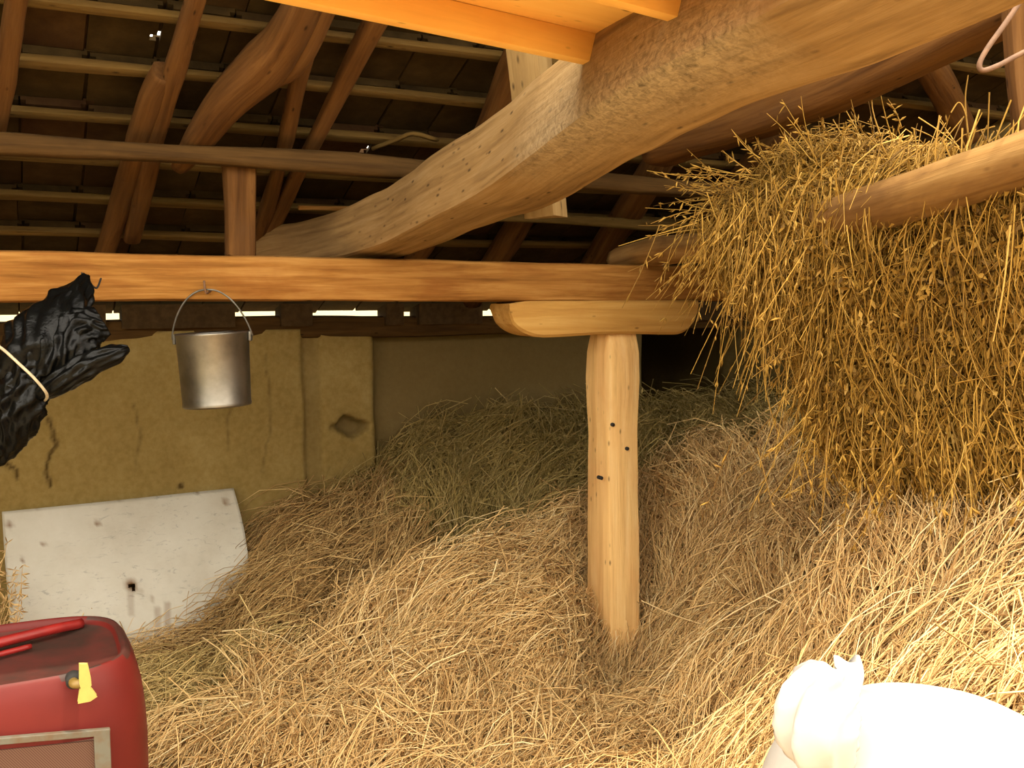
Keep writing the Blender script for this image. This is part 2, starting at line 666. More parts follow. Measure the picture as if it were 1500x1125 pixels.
plainwall('wall_skyblock', [bc(-9, -4.2, -.05), bc(10, -4.2, -.05), bc(10, -4.2, 2.4), bc(-9, -4.2, 2.4)],  # added out of view to cut low sky light on roof and beams
          'added unseen wall behind the camera that blocks low sky light', -N * .3)

# wall plate and clay infill that leave slits of daylight under the eaves
wp = timber('wall_plate', [bc(U_L, V_WALL + .06, 1.506), bc(U_R, V_WALL + .06, 1.506)], .12, .104, 'purlin', nseg=40, wob=.010, seed=61)
tag(wp, 'dark timber plate lying along the top of the mud wall', 'beam')
put(wp, wall_back)
del wp['category']
SLITS = [(-60, 52), (154, 178), (343, 410), (455, 562), (588, 610), (703, 748)]
edges = []
prev = U_L
for a, b in SLITS:
    edges.append((prev, wuz(a, 466)[0]))
    prev = wuz(b, 466)[0]
edges.append((prev, U_R))
for k, (a, b) in enumerate(edges):
    n = max(2, int((b - a) / .05))
    V, Fc = [], []
    for i in range(n + 1):
        u = a + (b - a) * i / n
        j1 = .008 * math.sin(7 * i + k)
        for (v, z) in ((5.0 + j1, 1.515), (5.0 + j1 * 2, 1.63), (5.13, 1.60), (5.13, 1.515)):
            V.append(bc(u, v, z))
    for i in range(n):
        for q in range(4):
            x, y = i * 4 + q, i * 4 + (q + 1) % 4
            Fc.append((x, y, y + 4, x + 4))
    Fc += [(0, 1, 2, 3), (4 * n + 3, 4 * n + 2, 4 * n + 1, 4 * n)]
    put(obj('clay_infill', V, Fc, 'niche'), wall_back)

# ---- roof: battens and clay tiles
roof = empty('roof', bc(1, V_WALL, ROOF_Z0))
tag(roof, 'underside of the clay tiled roof with battens', 'roof', kind='structure')
SD = unit(bc(0, -1, SL))                # up the slope
RN = unit(np.cross(E, SD))
if RN[2] < 0:
    RN = -RN
COSP = 1 / math.sqrt(1 + SL * SL)
GAUGE, TL_, TW = .272, .375, .205


def tile_mesh(w, l, chip=0.0):
    V, Fc = [], []

    def add(x0, x1, y0, y1, z0, z1):
        b = len(V)
        for x in (x0, x1):
            for y in (y0, y1):
                for z in (z0, z1):
                    V.append((x, y, z))
        Fc.extend([tuple(b + i for i in f) for f in ((0, 1, 3, 2), (4, 6, 7, 5), (0, 4, 5, 1), (2, 3, 7, 6), (0, 2, 6, 4), (1, 5, 7, 3))])
    if chip:
        add(-w / 2 + .004, w / 2 - .004, -.150, 0, 0, .014)
        add(-w / 2 + .004, w / 2 - .024, -.180, -.150, 0, .014)
        add(-w / 2 + .004, w / 2 - .004, -l, -.180, 0, .014)
        add(w / 2 - .012, w / 2 + .022, -.150, 0, .0145, .022)
        add(w / 2 - .012, w / 2 + .022, -l, -.180, .0145, .022)
    else:
        add(-w / 2 + .004, w / 2 - .004, -l, 0, 0, .014)
        add(w / 2 - .012, w / 2 + .022, -l, 0, .0145, .022)
    add(-w / 2 + .02, w / 2 - .02, -.02, 0, -.014, 0)
    me = bpy.data.meshes.new('roof_tile')
    me.from_pydata(V, [], Fc)
    me.materials.append(M['tile'])
    me.update()
    return me


TM = tile_mesh(TW, TL_)
TM_CHIP = tile_mesh(TW, TL_, .10)
BASIS = Matrix((tuple(E), tuple(SD), tuple(RN))).transposed()
v_phase = 3.64
rows = []
k0 = -6
for k in range(-6, 11):
    v = v_phase + k * GAUGE * COSP
    if V_RIDGE + .05 < v < 5.02:
        rows.append(v)
rest_V, rest_F = [], []
light_holes = [at_v(305, 298, 3.95), at_v(540, 205, 3.6), at_v(1352, 120, 3.0)]
hole_uv = []
for (px, py) in ((305, 298), (540, 205), (1352, 120), (143, 72)):
    d = ray(px, py)
    # intersection with the tile plane
    s = (ROOF_Z0 + SL * V_WALL - EYE) / (d[2] + SL * d.dot(N))
    hole_uv.append(uv_of(CAM + d * s))
for ri, v in enumerate(rows):
    offu = RNG.uniform(-.02, .02)
    cnt = int((U_R + .1 - U_L) / TW) + 1
    for i in range(cnt):
        u = U_L + (i + .5) * TW + offu
        base = bc(u, v, zroof(v)) + RN * .03 + SD * RNG.uniform(-.012, .012) + E * RNG.uniform(-.003, .003)
        # lower edge lies on the next tile: tilt a little
        tilt = -.062 + RNG.uniform(-.008, .008)
        ax = BASIS @ Matrix.Rotation(tilt, 3, 'X') @ Matrix.Rotation(RNG.uniform(-.014, .014), 3, 'Z')
        near = any(abs(hu - u) < TW * .6 and -.02 < (hv - v) * 1.0 < GAUGE for hu, hv in hole_uv)
        if v > 2.55 and u > -.45:
            me = TM_CHIP if near else TM
            o = bpy.data.objects.new('roof_tile', me)
            COL.objects.link(o)
            o.parent = roof
            mw = Matrix.Translation(Vector(base)) @ ax.to_4x4()
            o.matrix_parent_inverse = Matrix.Translation(roof.location).inverted()
            o.matrix_basis = mw
        else:
            b = len(rest_V)
            mw = Matrix.Translation(Vector(base)) @ ax.to_4x4()
            for vv in TM.vertices:
                rest_V.append(mw @ vv.co)
            for p in TM.polygons:
                rest_F.append(tuple(b + x for x in p.vertices))
tag(put(obj('roof_tile_field', rest_V, rest_F, 'tile'), roof), kind='stuff')
for ri, v in enumerate(rows):
    p0 = bc(U_L, v + .012, zroof(v + .012)) + RN * .0
    p1 = bc(U_R + .1, v + .012, zroof(v + .012)) + RN * .0
    cc = [p0 + (p1 - p0) * t for t in np.linspace(0, 1, 9)]
    for q in range(1, 8):
        cc[q] = cc[q] + SD * RNG.uniform(-.010, .010)
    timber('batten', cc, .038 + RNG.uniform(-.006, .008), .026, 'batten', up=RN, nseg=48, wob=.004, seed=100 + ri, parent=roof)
# ---- rafters (points given on a plane just below the battens)
def on_roof(px, py, drop):
    d = ray(px, py)
    s = (ROOF_Z0 + SL * V_WALL - drop - EYE) / (d[2] + SL * d.dot(N))
    return CAM + d * s


def rafter(pp, wpx, seed, label, mat='rafter', drop=.075, name='rafter', ht=None, sc=None):
    P = [on_roof(x, y, drop) for x, y in pp]
    mid = P[len(P) // 2]
    wd = wpx / F * mid[1]
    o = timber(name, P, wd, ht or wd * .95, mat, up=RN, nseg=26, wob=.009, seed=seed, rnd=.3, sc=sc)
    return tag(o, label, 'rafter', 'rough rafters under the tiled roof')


rafter([(-40, 380), (-8, 200), (12, 90), (30, -30), (50, -150)], 26, 1, 'rafter cut off by the left edge of the picture')
rafter([(135, 425), (157, 362), (188, 260), (205, 190), (222, 140), (242, 105)], 30, 2, 'crooked rafter whose top end stops beside a straight one', drop=.07)
rafter([(196, 345), (222, 235), (252, 120), (284, 10), (315, -90)], 27, 3, 'long straight rafter left of the forked branch', drop=.085)
rafter([(352, 430), (388, 322), (418, 215), (434, 130), (452, 50), (476, -60)], 25, 4, 'thin rafter just behind the forked branch', drop=.07)
rafter([(395, 345), (455, 220), (500, 128), (540, 50), (590, -40)], 24, 5, 'slim rafter right of the forked branch')
rafter([(575, 430), (625, 355), (690, 250), (735, 150), (770, 60)], 30, 6, 'shadowed rafter behind the hanging king post')
rafter([(690, 440), (745, 350), (800, 250), (850, 150)], 34, 7, 'dark rafter behind the curved tie beam')
rafter([(850, 420), (900, 340), (955, 250), (1010, 150), (1060, 60)], 40, 8, 'black rafter in shadow right of the king post')
rafter([(1000, 360), (1090, 260), (1150, 190), (1230, 90)], 40, 9, 'dark rafter above the golden loft hay')
rafter([(1415, 200), (1400, 170), (1360, 100), (1310, 20)], 42, 10, 'dim rafter sloping down beside the roof light hole', drop=.10)

# forked branch used as a rafter
fb = empty('forked_branch', on_roof(290, 205, .1))
tag(fb, 'thick forked branch wedged as a rafter under the tiles', 'rafter', 'rough rafters under the tiled roof')
timber('main_limb', [on_roof(x, y, .13) for x, y in ((262, 245), (292, 200), (335, 142), (385, 95), (415, 60), (440, 15), (470, -50))], .118, .10, 'rafter', up=RN, nseg=34, wob=.010, seed=12, rnd=.35, sc=[.62, .85, 1, 1.15, 1.0, .95, .9], parent=fb)
timber('side_limb', [on_roof(x, y, .14) for x, y in ((372, 128), (415, 112), (440, 85), (462, 45), (488, -20))], .062, .06, 'rafter', up=RN, nseg=24, wob=.007, seed=13, rnd=.35, sc=[.5, .8, 1, 1, 1], parent=fb)

# purlin, its prop, and light laths
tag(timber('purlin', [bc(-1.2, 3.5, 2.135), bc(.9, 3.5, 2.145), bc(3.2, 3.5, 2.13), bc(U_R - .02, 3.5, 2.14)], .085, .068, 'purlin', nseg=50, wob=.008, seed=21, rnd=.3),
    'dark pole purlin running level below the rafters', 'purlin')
pb, pt = at_v(352, 368, 3.56), at_v(350, 246, 3.56)
pb[2] = 1.80
tag(timber('prop_post', [pb, pt], .10, .07, 'rafter', up=N, nseg=14, wob=.008, seed=22, sc=[.95, 1.0, 1.1]),
    'short reddish prop standing on the main beam under the purlin', 'post')
tag(timber('roof_lath', [at_v(640, 315, 3.9), at_v(850, 325, 3.9), at_v(1075, 340, 3.9)], .045, .045, 'batten', nseg=24, wob=.006, seed=23, rnd=.3),
    'thin pale pole in the dark right of the cut king post', 'pole')
tag(timber('loose_stick', [on_roof(436, 304, .09), on_roof(535, 305, .09), on_roof(600, 296, .09)], .018, .018, 'beam', nseg=10, wob=.003, seed=24, rnd=.4),
    'short pale stick lying above the main beam', 'stick')
tag(timber('broken_lath', [on_roof(545, 218, .06), on_roof(580, 205, .06), on_roof(605, 196, .06), on_roof(640, 205, .06)], .02, .014, 'batten', nseg=10, wob=.003, seed=25, rnd=.4),
    'bent broken lath beside a chink of light in the tiles', 'stick')

# ---- main beam on post and bolster
BEAM_V = 3.5
tag(timber('main_beam', [bc(-1.6, BEAM_V + .085, 1.736), bc(.4, BEAM_V + .085, 1.738), bc(1.9, BEAM_V + .085, 1.732), bc(3.1, BEAM_V + .085, 1.728), bc(U_R, BEAM_V + .085, 1.73)], .17, .158, 'beam', nseg=90, wob=.007, seed=31, rnd=.12),
    'long squared main beam running level across the barn', 'beam')
u0, u1 = uv_of(at_v(746, 465, BEAM_V))[0], uv_of(at_v(1022, 465, BEAM_V))[0]
# bolster: rounded lower ends
V, G = [], []
nb = 48
zt, zb = 1.652, 1.508
for i in range(nb):
    t = i / (nb - 1)
    u = u0 + (u1 - u0) * t
    dl, dr = t * (u1 - u0), (1 - t) * (u1 - u0)
    cut = 0
    for dd, R_, hh in ((dl, .17, .10), (dr, .12, .105)):
        if dd < R_:
            cut = max(cut, hh * (1 - math.sqrt(max(0, 1 - ((R_ - dd) / R_) ** 2))))
    b = zb + cut + .004 * math.sin(9 * u)
    tp = zt - (.012 * max(0, 1 - dl / .08))
    for (dv_, z) in ((0, b + .012), (0, tp - .008), (.008, tp), (.17, tp), (.18, tp - .01), (.18, b + .012), (.165, b), (.012, b)):
        V.append(bc(u, BEAM_V + .0 + dv_ - .004, z))
        G.append((dv_ + 3, z, u))
Fc = []
for i in range(nb - 1):
    for q in range(8):
        a, b = i * 8 + q, i * 8 + (q + 1) % 8
        Fc.append((a, a + 8, b + 8, b))
Fc += [tuple(range(8)), tuple(range((nb - 1) * 8, nb * 8))[::-1]]
tag(obj('bolster', V, Fc, 'bolster', None, False, {'gr': ('FLOAT_VECTOR', G)}), 'short bolster with rounded ends on top of the post', 'bolster')

post = empty('timber_post', bc(2.333, BEAM_V + .11, 0))
tag(post, 'squared wooden post standing in the hay under the bolster', 'post')
pc = []
for py, du in ((1040, .012), (900, .006), (760, 0), (640, -.004), (560, -.002), (520, .0), (488, .0)):
    z = at_v(900, py, BEAM_V)[2]
    pc.append(bc(2.331 + du, BEAM_V + .105, min(z, 1.512)))
pc[0][2] = -.02
pc[-1][2] = 1.512
timber('post_shaft', pc, .150, .185, 'post', up=N, nseg=60, wob=.009, seed=33, rnd=.05, sc=[(1.02, 1.05), (1.03, 1.03), (1, 1), (.95, .97), (1.03, 1.10), (1.06, 1.0), (.92, .85)], parent=post)
for (px, py) in ((897, 622), (918, 657), (880, 700)):
    p = at_v(px, py, BEAM_V + .012)
    tube('nail_hole', [p - N * .008, p + N * .02], .008, 'dark', parent=post, ring=10)

# ---- curved tie beam: crooked trunk from the back over the main beam to above the camera
TP = [(365, 372, 4.35), (470, 356, 4.05), (580, 328, 3.68), (670, 287, 3.25), (760, 242, 2.9), (850, 184, 2.57), (950, 116, 2.25), (1060, 54, 1.99), (1180, -4, 1.77), (1300, -66, 1.58), (1440, -140, 1.42), (1580, -215, 1.3)]
tie = timber('curved_tie_beam', [at(*p) for p in TP], .20, .205, 'tie', nseg=110, wob=.013, seed=35, rnd=.09,
             sc=[.85, .88, .98, 1.02, 1.05, 1.05, 1.06, 1.06, 1.05, 1.05, 1.05, 1.05], twist=.10, endjag=.02)
gr_ = np.zeros(len(tie.data.vertices) * 3, np.float32)
tie.data.attributes['gr'].data.foreach_get('vector', gr_)
gr_ = gr_.reshape(-1, 3) - np.array([35 * 3.17, 35 * 3.17 * .7, 0])
co_ = np.zeros(len(tie.data.vertices) * 3, np.float32)
tie.data.vertices.foreach_get('co', co_)
bx_, by_, _d = (lambda P: (750 + F * P[:, 0] / P[:, 1], P[:, 2], 0))(co_.reshape(-1, 3))
bark = np.clip(1 - np.abs((bx_ - 930) / 190) ** 4, 0, 1) * (gr_[:, 0] > 0) * np.clip((.03 - gr_[:, 1]) / .06, 0, 1)
ba = tie.data.attributes.new('bark', 'FLOAT', 'POINT')
ba.data.foreach_set('value', bark.astype(np.float32))
tag(tie, 'thick crooked tie beam sweeping from the main beam up over the camera', 'beam')

# hanging king post behind the tie beam
kb, kt = at(800, 318, 3.12), at(775, 90, 3.06)
kt = kt + (kt - kb) * .3
kax = unit((.80, -.60, 0))
kp = timber('king_post', [kb, (kb + kt) / 2, kt], .10, .115, 'king', up=(-.42, -.9, 0), nseg=16, wob=.004, seed=37, rnd=.06)
tag(kp, 'sawn square king post hanging down behind the crooked tie beam', 'post')

# ---- loft platform of orange boards
loft = empty('loft_platform', (0, 1.9, 2.2))
tag(loft, 'orange board loft platform above the tie beam', 'loft')
JZ = 2.205
a_, b_ = at(320, 0, 1.77), at(884, 112, 2.37)
jd = unit(np.array([b_[0] - a_[0], b_[1] - a_[1], 0]))
jn = np.array([jd[1], -jd[0], 0])          # towards the camera
for k in range(3):
    off = jn * (.36 * k)
    pa = np.array([a_[0], a_[1], JZ + .03]) - jd * .55 + off
    pbb = np.array([b_[0], b_[1], JZ + .03]) + jd * (.03 + .07 * k) + off
    timber('joist', [pa + jn * .018, pbb + jn * .018], .036, .062, 'loft', nseg=16, wob=.0015, seed=50 + k, rnd=.05, parent=loft)
for k in range(2):
    off = jn * (.36 * k + .18)
    pa = np.array([a_[0], a_[1], JZ + .073]) - jd * .55 + off
    pbb = np.array([b_[0], b_[1], JZ + .073]) + jd * (.06 + .07 * k) + off
    timber('board', [pa, pbb], .354, .022, 'loft', nseg=16, wob=.001, seed=60 + k, rnd=.06, parent=loft)

# second dark tie in the right background, upright board and wire
tag(timber('rear_tie_beam', [at(960, 215, 3.9), at(1130, 165, 3.3), at(1300, 90, 2.85), at(1480, -5, 2.5), at(1640, -90, 2.25)], .15, .15, 'rafter', nseg=40, wob=.012, seed=41, rnd=.25),
    'dark tie beam in shadow just beyond the crooked one', 'beam')
ub = timber('upright_board', [at(1512, 228, 2.38), at(1496, 90, 2.38), at(1484, -120, 2.38)], .062, .05, 'rafter', up=(0, -1, 0), nseg=20, wob=.005, seed=43, rnd=.15)
tag(ub, 'reddish upright board at the top right on the log', 'post')
wp_ = [(1512, -30), (1494, 3), (1470, 38), (1447, 70), (1435, 93), (1440, 103), (1462, 96), (1485, 84), (1520, 66)]
tag(tube('wire_loop', [at(x, y, 2.28) for x, y in wp_], .006, 'wire', n=60), 'loop of rusty wire hanging at the upper right', 'wire')

# ---- log carrying the loft hay
LOGP = [(900, 384, 4.42), (955, 371, 4.2), (1060, 358, 3.6), (1210, 322, 3.02), (1350, 283, 2.62), (1500, 236, 2.3), (1640, 195, 2.06), (1800, 150, 1.85)]
lg = timber('loft_log', [at(*p) for p in LOGP], .118, .122, 'log', nseg=70, wob=.010, seed=45, rnd=.46, sc=[.9, .95, 1, 1, 1, 1, 1.02, 1.02])
tag(lg, 'knotty round log at the right holding up the golden hay', 'log')

# ================================================================== HAY
HP = {
    'olive': [(215, 1000, 3.8), (300, 990, 3.95), (370, 990, 3.85), (215, 1060, 3.5), (290, 1040, 3.62)],
    'centre': [(230, 1115, 3.15), (400, 1000, 3.70), (500, 905, 4.0), (620, 835, 4.25), (700, 800, 4.4), (750, 782, 4.55), (850, 765, 4.75),
               (600, 1000, 3.55), (700, 930, 3.8), (750, 900, 3.9), (750, 1050, 3.4), (845, 900, 4.32), (850, 1000, 3.95), (880, 1022, 4.04), (930, 1018, 4.06), (800, 960, 3.85), (400, 1120, 3.1), (500, 1120, 3.1), (650, 1120, 3.1), (800, 1120, 3.15), (900, 1050, 3.82), (900, 1120, 3.2), (560, 870, 4.08), (350, 1050, 3.5)],
    'right': [(965, 1000, 4.0), (955, 890, 4.42), (985, 800, 4.5), (1000, 720, 4.55), (1060, 690, 4.65), (1140, 680, 4.6), (1100, 800, 4.1), (1020, 940, 3.75), (1100, 950, 3.45), (1200, 900, 3.1), (1200, 1010, 2.75), (1120, 1060, 2.9), (1000, 1110, 3.1), (1180, 800, 3.7),
              (1290, 780, 3.05), (1340, 710, 3.05), (1400, 672, 2.98), (1480, 648, 2.88), (1580, 640, 2.75), (1400, 800, 2.65), (1480, 800, 2.5), (1480, 950, 2.15), (1350, 900, 2.55), (1500, 1080, 1.9), (1350, 1000, 2.3), (1250, 960, 2.65), (1560, 700, 2.6), (1240, 690, 4.2), (1290, 660, 3.9), (1400, 655, 3.7), (1500, 640, 3.6)],
    'back': [(580, 690, 5.25), (600, 650, 5.35), (640, 625, 5.5), (750, 614, 5.7), (860, 606, 5.85), (1000, 606, 6.0), (1100, 600, 5.95), (700, 700, 5.2), (800, 690, 5.25), (850, 740, 4.95), (620, 770, 4.85), (660, 740, 5.0), (960, 640, 5.5), (1080, 640, 5.2), (750, 640, 5.45), (1160, 605, 5.7), (1240, 615, 4.9), (1200, 650, 4.6)],
    'left': [(455, 785, 4.82), (405, 800, 4.78), (400, 852, 4.62), (372, 908, 4.48), (425, 862, 4.55), (335, 962, 4.33), (250, 988, 4.12), (470, 850, 4.45), (540, 780, 4.85), (440, 900, 4.15), (400, 940, 4.05), (330, 975, 4.1), (545, 820, 4.55), (590, 800, 4.6), (480, 820, 4.6)],
}
names = list(HP)
cp, cl = [], []
for i, k in enumerate(names):
    for p in HP[k]:
        cp.append(at(*p))
        cl.append(i)
# ground level around the heap
for x, y in ((-1.2, 2.2), (-.5, 1.6), (0, 1.3), (.3, 1.8), (.75, 1.5), (-2.2, 3.4), (-1.9, 4.0), (-.6, 2.4), (.1, 2.3), (.55, 2.1), (-1.3, 2.9), (-1.55, 3.5), (-1.75, 4.35)):
    cp.append(np.array([x, y, .04 if y < 2.2 else .02]))
    cl.append(1 if x < .6 else 2)
for u_, v_, z_ in ((4.2, 4.9, 1.0), (4.2, 3.5, 1.15), (4.2, 2.2, 1.2), (4.2, 1.0, .9), (3.2, .4, .8), (2.4, .2, .6)):
    cp.append(bc(u_, v_, z_))
    cl.append(2 if v_ < 4 else 3)
# hollows between the heaps
for px_, y_, z_, l_ in ((520, 4.3, .20, 4), (600, 4.5, .26, 4), (460, 4.08, .16, 4), (680, 4.72, .36, 3), (760, 4.95, .42, 3), (1235, 3.72, .50, 2), (1310, 3.5, .66, 2), (1150, 3.62, .46, 2), (1060, 3.95, .34, 2)):
    cp.append(np.array([(px_ - 750) / F * y_, y_, z_]))
    cl.append(l_)
cp = np.array(cp)
cl = np.array(cl)
D = np.linalg.norm(cp[:, None, :2] - cp[None, :, :2], axis=2)
A = -D + np.eye(len(cp)) * -.02
zm = cp[:, 2].mean()
wts = np.linalg.solve(A, cp[:, 2] - zm)


def hay_h(x, y):
    x, y = np.asarray(x, float), np.asarray(y, float)
    out = np.zeros(x.shape).ravel()
    X = np.stack([x.ravel(), y.ravel()], 1)
    for s in range(0, len(X), 4000):
        d = np.linalg.norm(X[s:s + 4000, None] - cp[None, :, :2], axis=2)
        out[s:s + 4000] = -d @ wts + zm
    out = out.reshape(x.shape)
    P = np.stack([x, y, np.zeros_like(x)], -1)
    amp = np.clip((out - .02) / .15, .15, 1)
    return out + amp * (.052 * snoise(P, 5.5, 71, 2) + .040 * snoise(P, 14, 72, 2) + .024 * snoise(P, 38, 74, 2))


def hay_label(x, y):
    X = np.stack([np.ravel(x), np.ravel(y)], 1)
    out = np.zeros(len(X), int)
    for s in range(0, len(X), 4000):
        d = np.linalg.norm(X[s:s + 4000, None] - cp[None, :, :2], axis=2)
        out[s:s + 4000] = cl[np.argmin(d, 1)]
    return out.reshape(np.shape(x))


def project(P):
    d = P - CAM
    yc = d[..., 1] * CP - d[..., 2] * SP
    zc = d[..., 1] * SP + d[..., 2] * CP
    yc = np.maximum(yc, .05)
    return 750 + F * d[..., 0] / yc, 562.5 - F * zc / yc, yc


class Strands:
    """collects thin tapered stems, husks and leaves, then joins them with a base surface"""

    def __init__(self):
        self.V, self.F, self.H, self.n = [], [], [], 0

    def add(self, paths, rad, hv, prof=None, flat=1.0):
        Np, K, _ = paths.shape
        T = np.gradient(paths, axis=1)
        T /= np.linalg.norm(T, axis=2, keepdims=True) + 1e-9
        ref = RNG.normal(size=(Np, 1, 3))
        S = np.cross(T, ref)
        S /= np.linalg.norm(S, axis=2, keepdims=True) + 1e-9
        U = np.cross(T, S)
        if prof is None:
            prof = np.linspace(1, .45, K)
        r = rad[:, None, None] * np.asarray(prof)[None, :, None]
        ring = []
        for a in (0, 2.094, 4.189):
            ring.append(paths + r * (S * math.cos(a) + U * math.sin(a) * flat))
        V = np.stack(ring, 2).reshape(-1, 3)           # N,K,3 sides
        idx = np.arange(Np * K * 3).reshape(Np, K, 3)
        fs = []
        for s in range(3):
            q = (s + 1) % 3
            fs.append(np.stack([idx[:, :-1, s], idx[:, :-1, q], idx[:, 1:, q], idx[:, 1:, s]], -1).reshape(-1, 4))
        self.V.append(V)
        self.F.append(np.concatenate(fs) + self.n)
        self.H.append(np.repeat(hv, K * 3))
        self.n += len(V)

    def leaf(self, base, d, L, wd, hv):
        """folded diamond leaflets, two triangles each"""
        n = len(base)
        ref = RNG.normal(size=(n, 3))
        S = np.cross(d, ref)
        S /= np.linalg.norm(S, axis=1)[:, None] + 1e-9
        U = np.cross(d, S)
        mid = base + d * (L * .45)[:, None] + U * (wd * .5)[:, None]
        V = np.stack([base, mid + S * wd[:, None], base + d * L[:, None], mid - S * wd[:, None]], 1).reshape(-1, 3)
        self.V.append(V)
        self.F.append(np.arange(n * 4).reshape(n, 4) + self.n)
        self.H.append(np.repeat(hv, 4))
        self.n += len(V)

    def surf(self, V, Q, hv):
        self.V.append(np.asarray(V))
        self.F.append(np.asarray(Q) + self.n)
        self.H.append(np.asarray(hv))
        self.n += len(V)

    def build(self, name, mat):
        V = np.concatenate(self.V).astype(np.float32)
        Q = np.concatenate(self.F).astype(np.int32)
        H = np.concatenate(self.H).astype(np.float32)
        me = bpy.data.meshes.new(name)
        me.vertices.add(len(V))
        me.vertices.foreach_set('co', V.ravel())
        me.loops.add(Q.size)
        me.loops.foreach_set('vertex_index', Q.ravel())
        me.polygons.add(len(Q))
        me.polygons.foreach_set('loop_start', np.arange(0, Q.size, 4, dtype=np.int32))
        me.polygons.foreach_set('loop_total', np.full(len(Q), 4, dtype=np.int32))
        me.update(calc_edges=True)
        a = me.attributes.new('hv', 'FLOAT', 'POINT')
        a.data.foreach_set('value', H)
        me.materials.append(M[mat])
        o = bpy.data.objects.new(name, me)
        COL.objects.link(o)
        return o


def grow(st, P, Nn, flow, n_long, n_tan, n_husk, scale=1.0, lift=1.0, bright=0.0, hang=0.0, longlen=(.22, .60)):
    """P,Nn,flow: candidate roots on the surface"""
    m = len(P)

    def pick(n):
        return RNG.integers(0, m, n)
    # long stems
    i = pick(n_long)
    K = 5
    t = np.linspace(0, 1, K)[None, :, None]
    L = RNG.uniform(*longlen, size=(n_long, 1, 1)) * scale
    rough = RNG.normal(size=(n_long, 1, 3))
    nn = Nn[i][:, None]
    rough -= .75 * nn * (rough * nn).sum(2, keepdims=True)
    d = flow[i][:, None] + rough * .38
    d /= np.linalg.norm(d, axis=2, keepdims=True)
    nn = Nn[i][:, None]
    bend = RNG.normal(size=(n_long, 1, 3)) * .16
    off = RNG.uniform(-.012, .03, (n_long, 1, 1)) * lift
    arch = RNG.uniform(-.02, .10, (n_long, 1, 1)) * lift
    path = P[i][:, None] + d * L * (t - .5) + nn * (off + arch * L / .4 * 4 * t * (1 - t)) + bend * L * (t - .5) ** 2
    path[..., 2] -= (hang * L * t * t)[..., 0]
    hv = np.clip(RNG.beta(3.2, 2.0, n_long) + bright, 0, 1)
    st.add(path, RNG.uniform(.0014, .0031, n_long) * scale, hv)
    # short tangled bits
    i = pick(n_tan)
    K = 3
    t = np.linspace(0, 1, K)[None, :, None]
    L = RNG.uniform(.05, .17, size=(n_tan, 1, 1)) * scale
    nn = Nn[i][:, None]
    rough = RNG.normal(size=(n_tan, 1, 3))
    rough -= .6 * nn * (rough * nn).sum(2, keepdims=True)
    d = flow[i][:, None] * .7 + rough * .8
    d /= np.linalg.norm(d, axis=2, keepdims=True)
    c = RNG.normal(size=(n_tan, 1, 3)) * .9
    off = RNG.uniform(-.01, .035, (n_tan, 1, 1)) * lift
    path = P[i][:, None] + d * L * (t - .5) + Nn[i][:, None] * off + c * L * (t - .5) ** 2
    hv = np.clip(RNG.beta(2.2, 2.2, n_tan) + bright + .16 * snoise(P[i], 13, 150, 2), 0, 1)
    st.add(path, RNG.uniform(.0014, .0030, n_tan) * scale, hv)
    # husks and little leaves
    i = pick(n_husk)
    K = 3
    t = np.linspace(0, 1, K)[None, :, None]
    L = RNG.uniform(.018, .048, size=(n_husk, 1, 1)) * scale
    d = flow[i][:, None] * .6 + RNG.normal(size=(n_husk, 1, 3)) * .7
    d[..., 2] -= .2
    d /= np.linalg.norm(d, axis=2, keepdims=True)
    off = RNG.uniform(.0, .05, (n_husk, 1, 1)) * lift
    path = P[i][:, None] + d * L * t + Nn[i][:, None] * off
    hv = np.clip(RNG.beta(2.2, 2.0, n_husk) + bright + .2 * snoise(P[i], 18, 151, 2), 0, 1)
    st.leaf(P[i] + (Nn[i][:, None] * off)[:, 0], d[:, 0], L[:, 0, 0], RNG.uniform(.0032, .0080, n_husk) * scale, hv)


# lower heaps: base surface
gx = np.arange(-2.4, 4.2, .035)
gy = np.arange(.7, 6.6, .035)
GX, GY = np.meshgrid(gx, gy)
GZ = hay_h(GX, GY)
UUg = GX * E[0] + GY * E[1]
VVg = GX * N[0] + GY * N[1]
valid = (VVg < V_WALL + .03) & (UUg < U_R) & (GZ > .005)
gzy, gzx = np.gradient(GZ, .035)
NR = np.stack([-gzx, -gzy, np.ones_like(GZ)], -1)
NR /= np.linalg.norm(NR, axis=2, keepdims=True)
LB = hay_label(GX, GY)
PXg, PYg, DEP = project(np.stack([GX, GY, GZ], -1))
inview = (PXg > -60) & (PXg < 1580) & (PYg < 1210) & (DEP > .8)
BASEV = np.stack([GX, GY, GZ], -1)
hvb = np.clip(.20 + .2 * snoise(BASEV, 25, 73), 0, 1)  # base painted darker than the strands, shade in the gaps put into colour
INFO = {
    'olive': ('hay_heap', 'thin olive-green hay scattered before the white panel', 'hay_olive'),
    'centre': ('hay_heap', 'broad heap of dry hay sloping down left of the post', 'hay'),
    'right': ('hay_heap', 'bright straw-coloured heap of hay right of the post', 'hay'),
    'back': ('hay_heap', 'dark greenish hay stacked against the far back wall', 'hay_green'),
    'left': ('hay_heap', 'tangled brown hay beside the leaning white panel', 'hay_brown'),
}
ny_, nx_ = GX.shape
gid = np.arange(ny_ * nx_).reshape(ny_, nx_)
q_all = np.stack([gid[:-1, :-1], gid[:-1, 1:], gid[1:, 1:], gid[1:, :-1]], -1)
q_lab = LB[:-1, :-1]
vq = valid[:-1, :-1] & valid[1:, 1:] & valid[:-1, 1:] & valid[1:, :-1]
hay_objs = {}
CUSTOM = {k: [] for k in names}
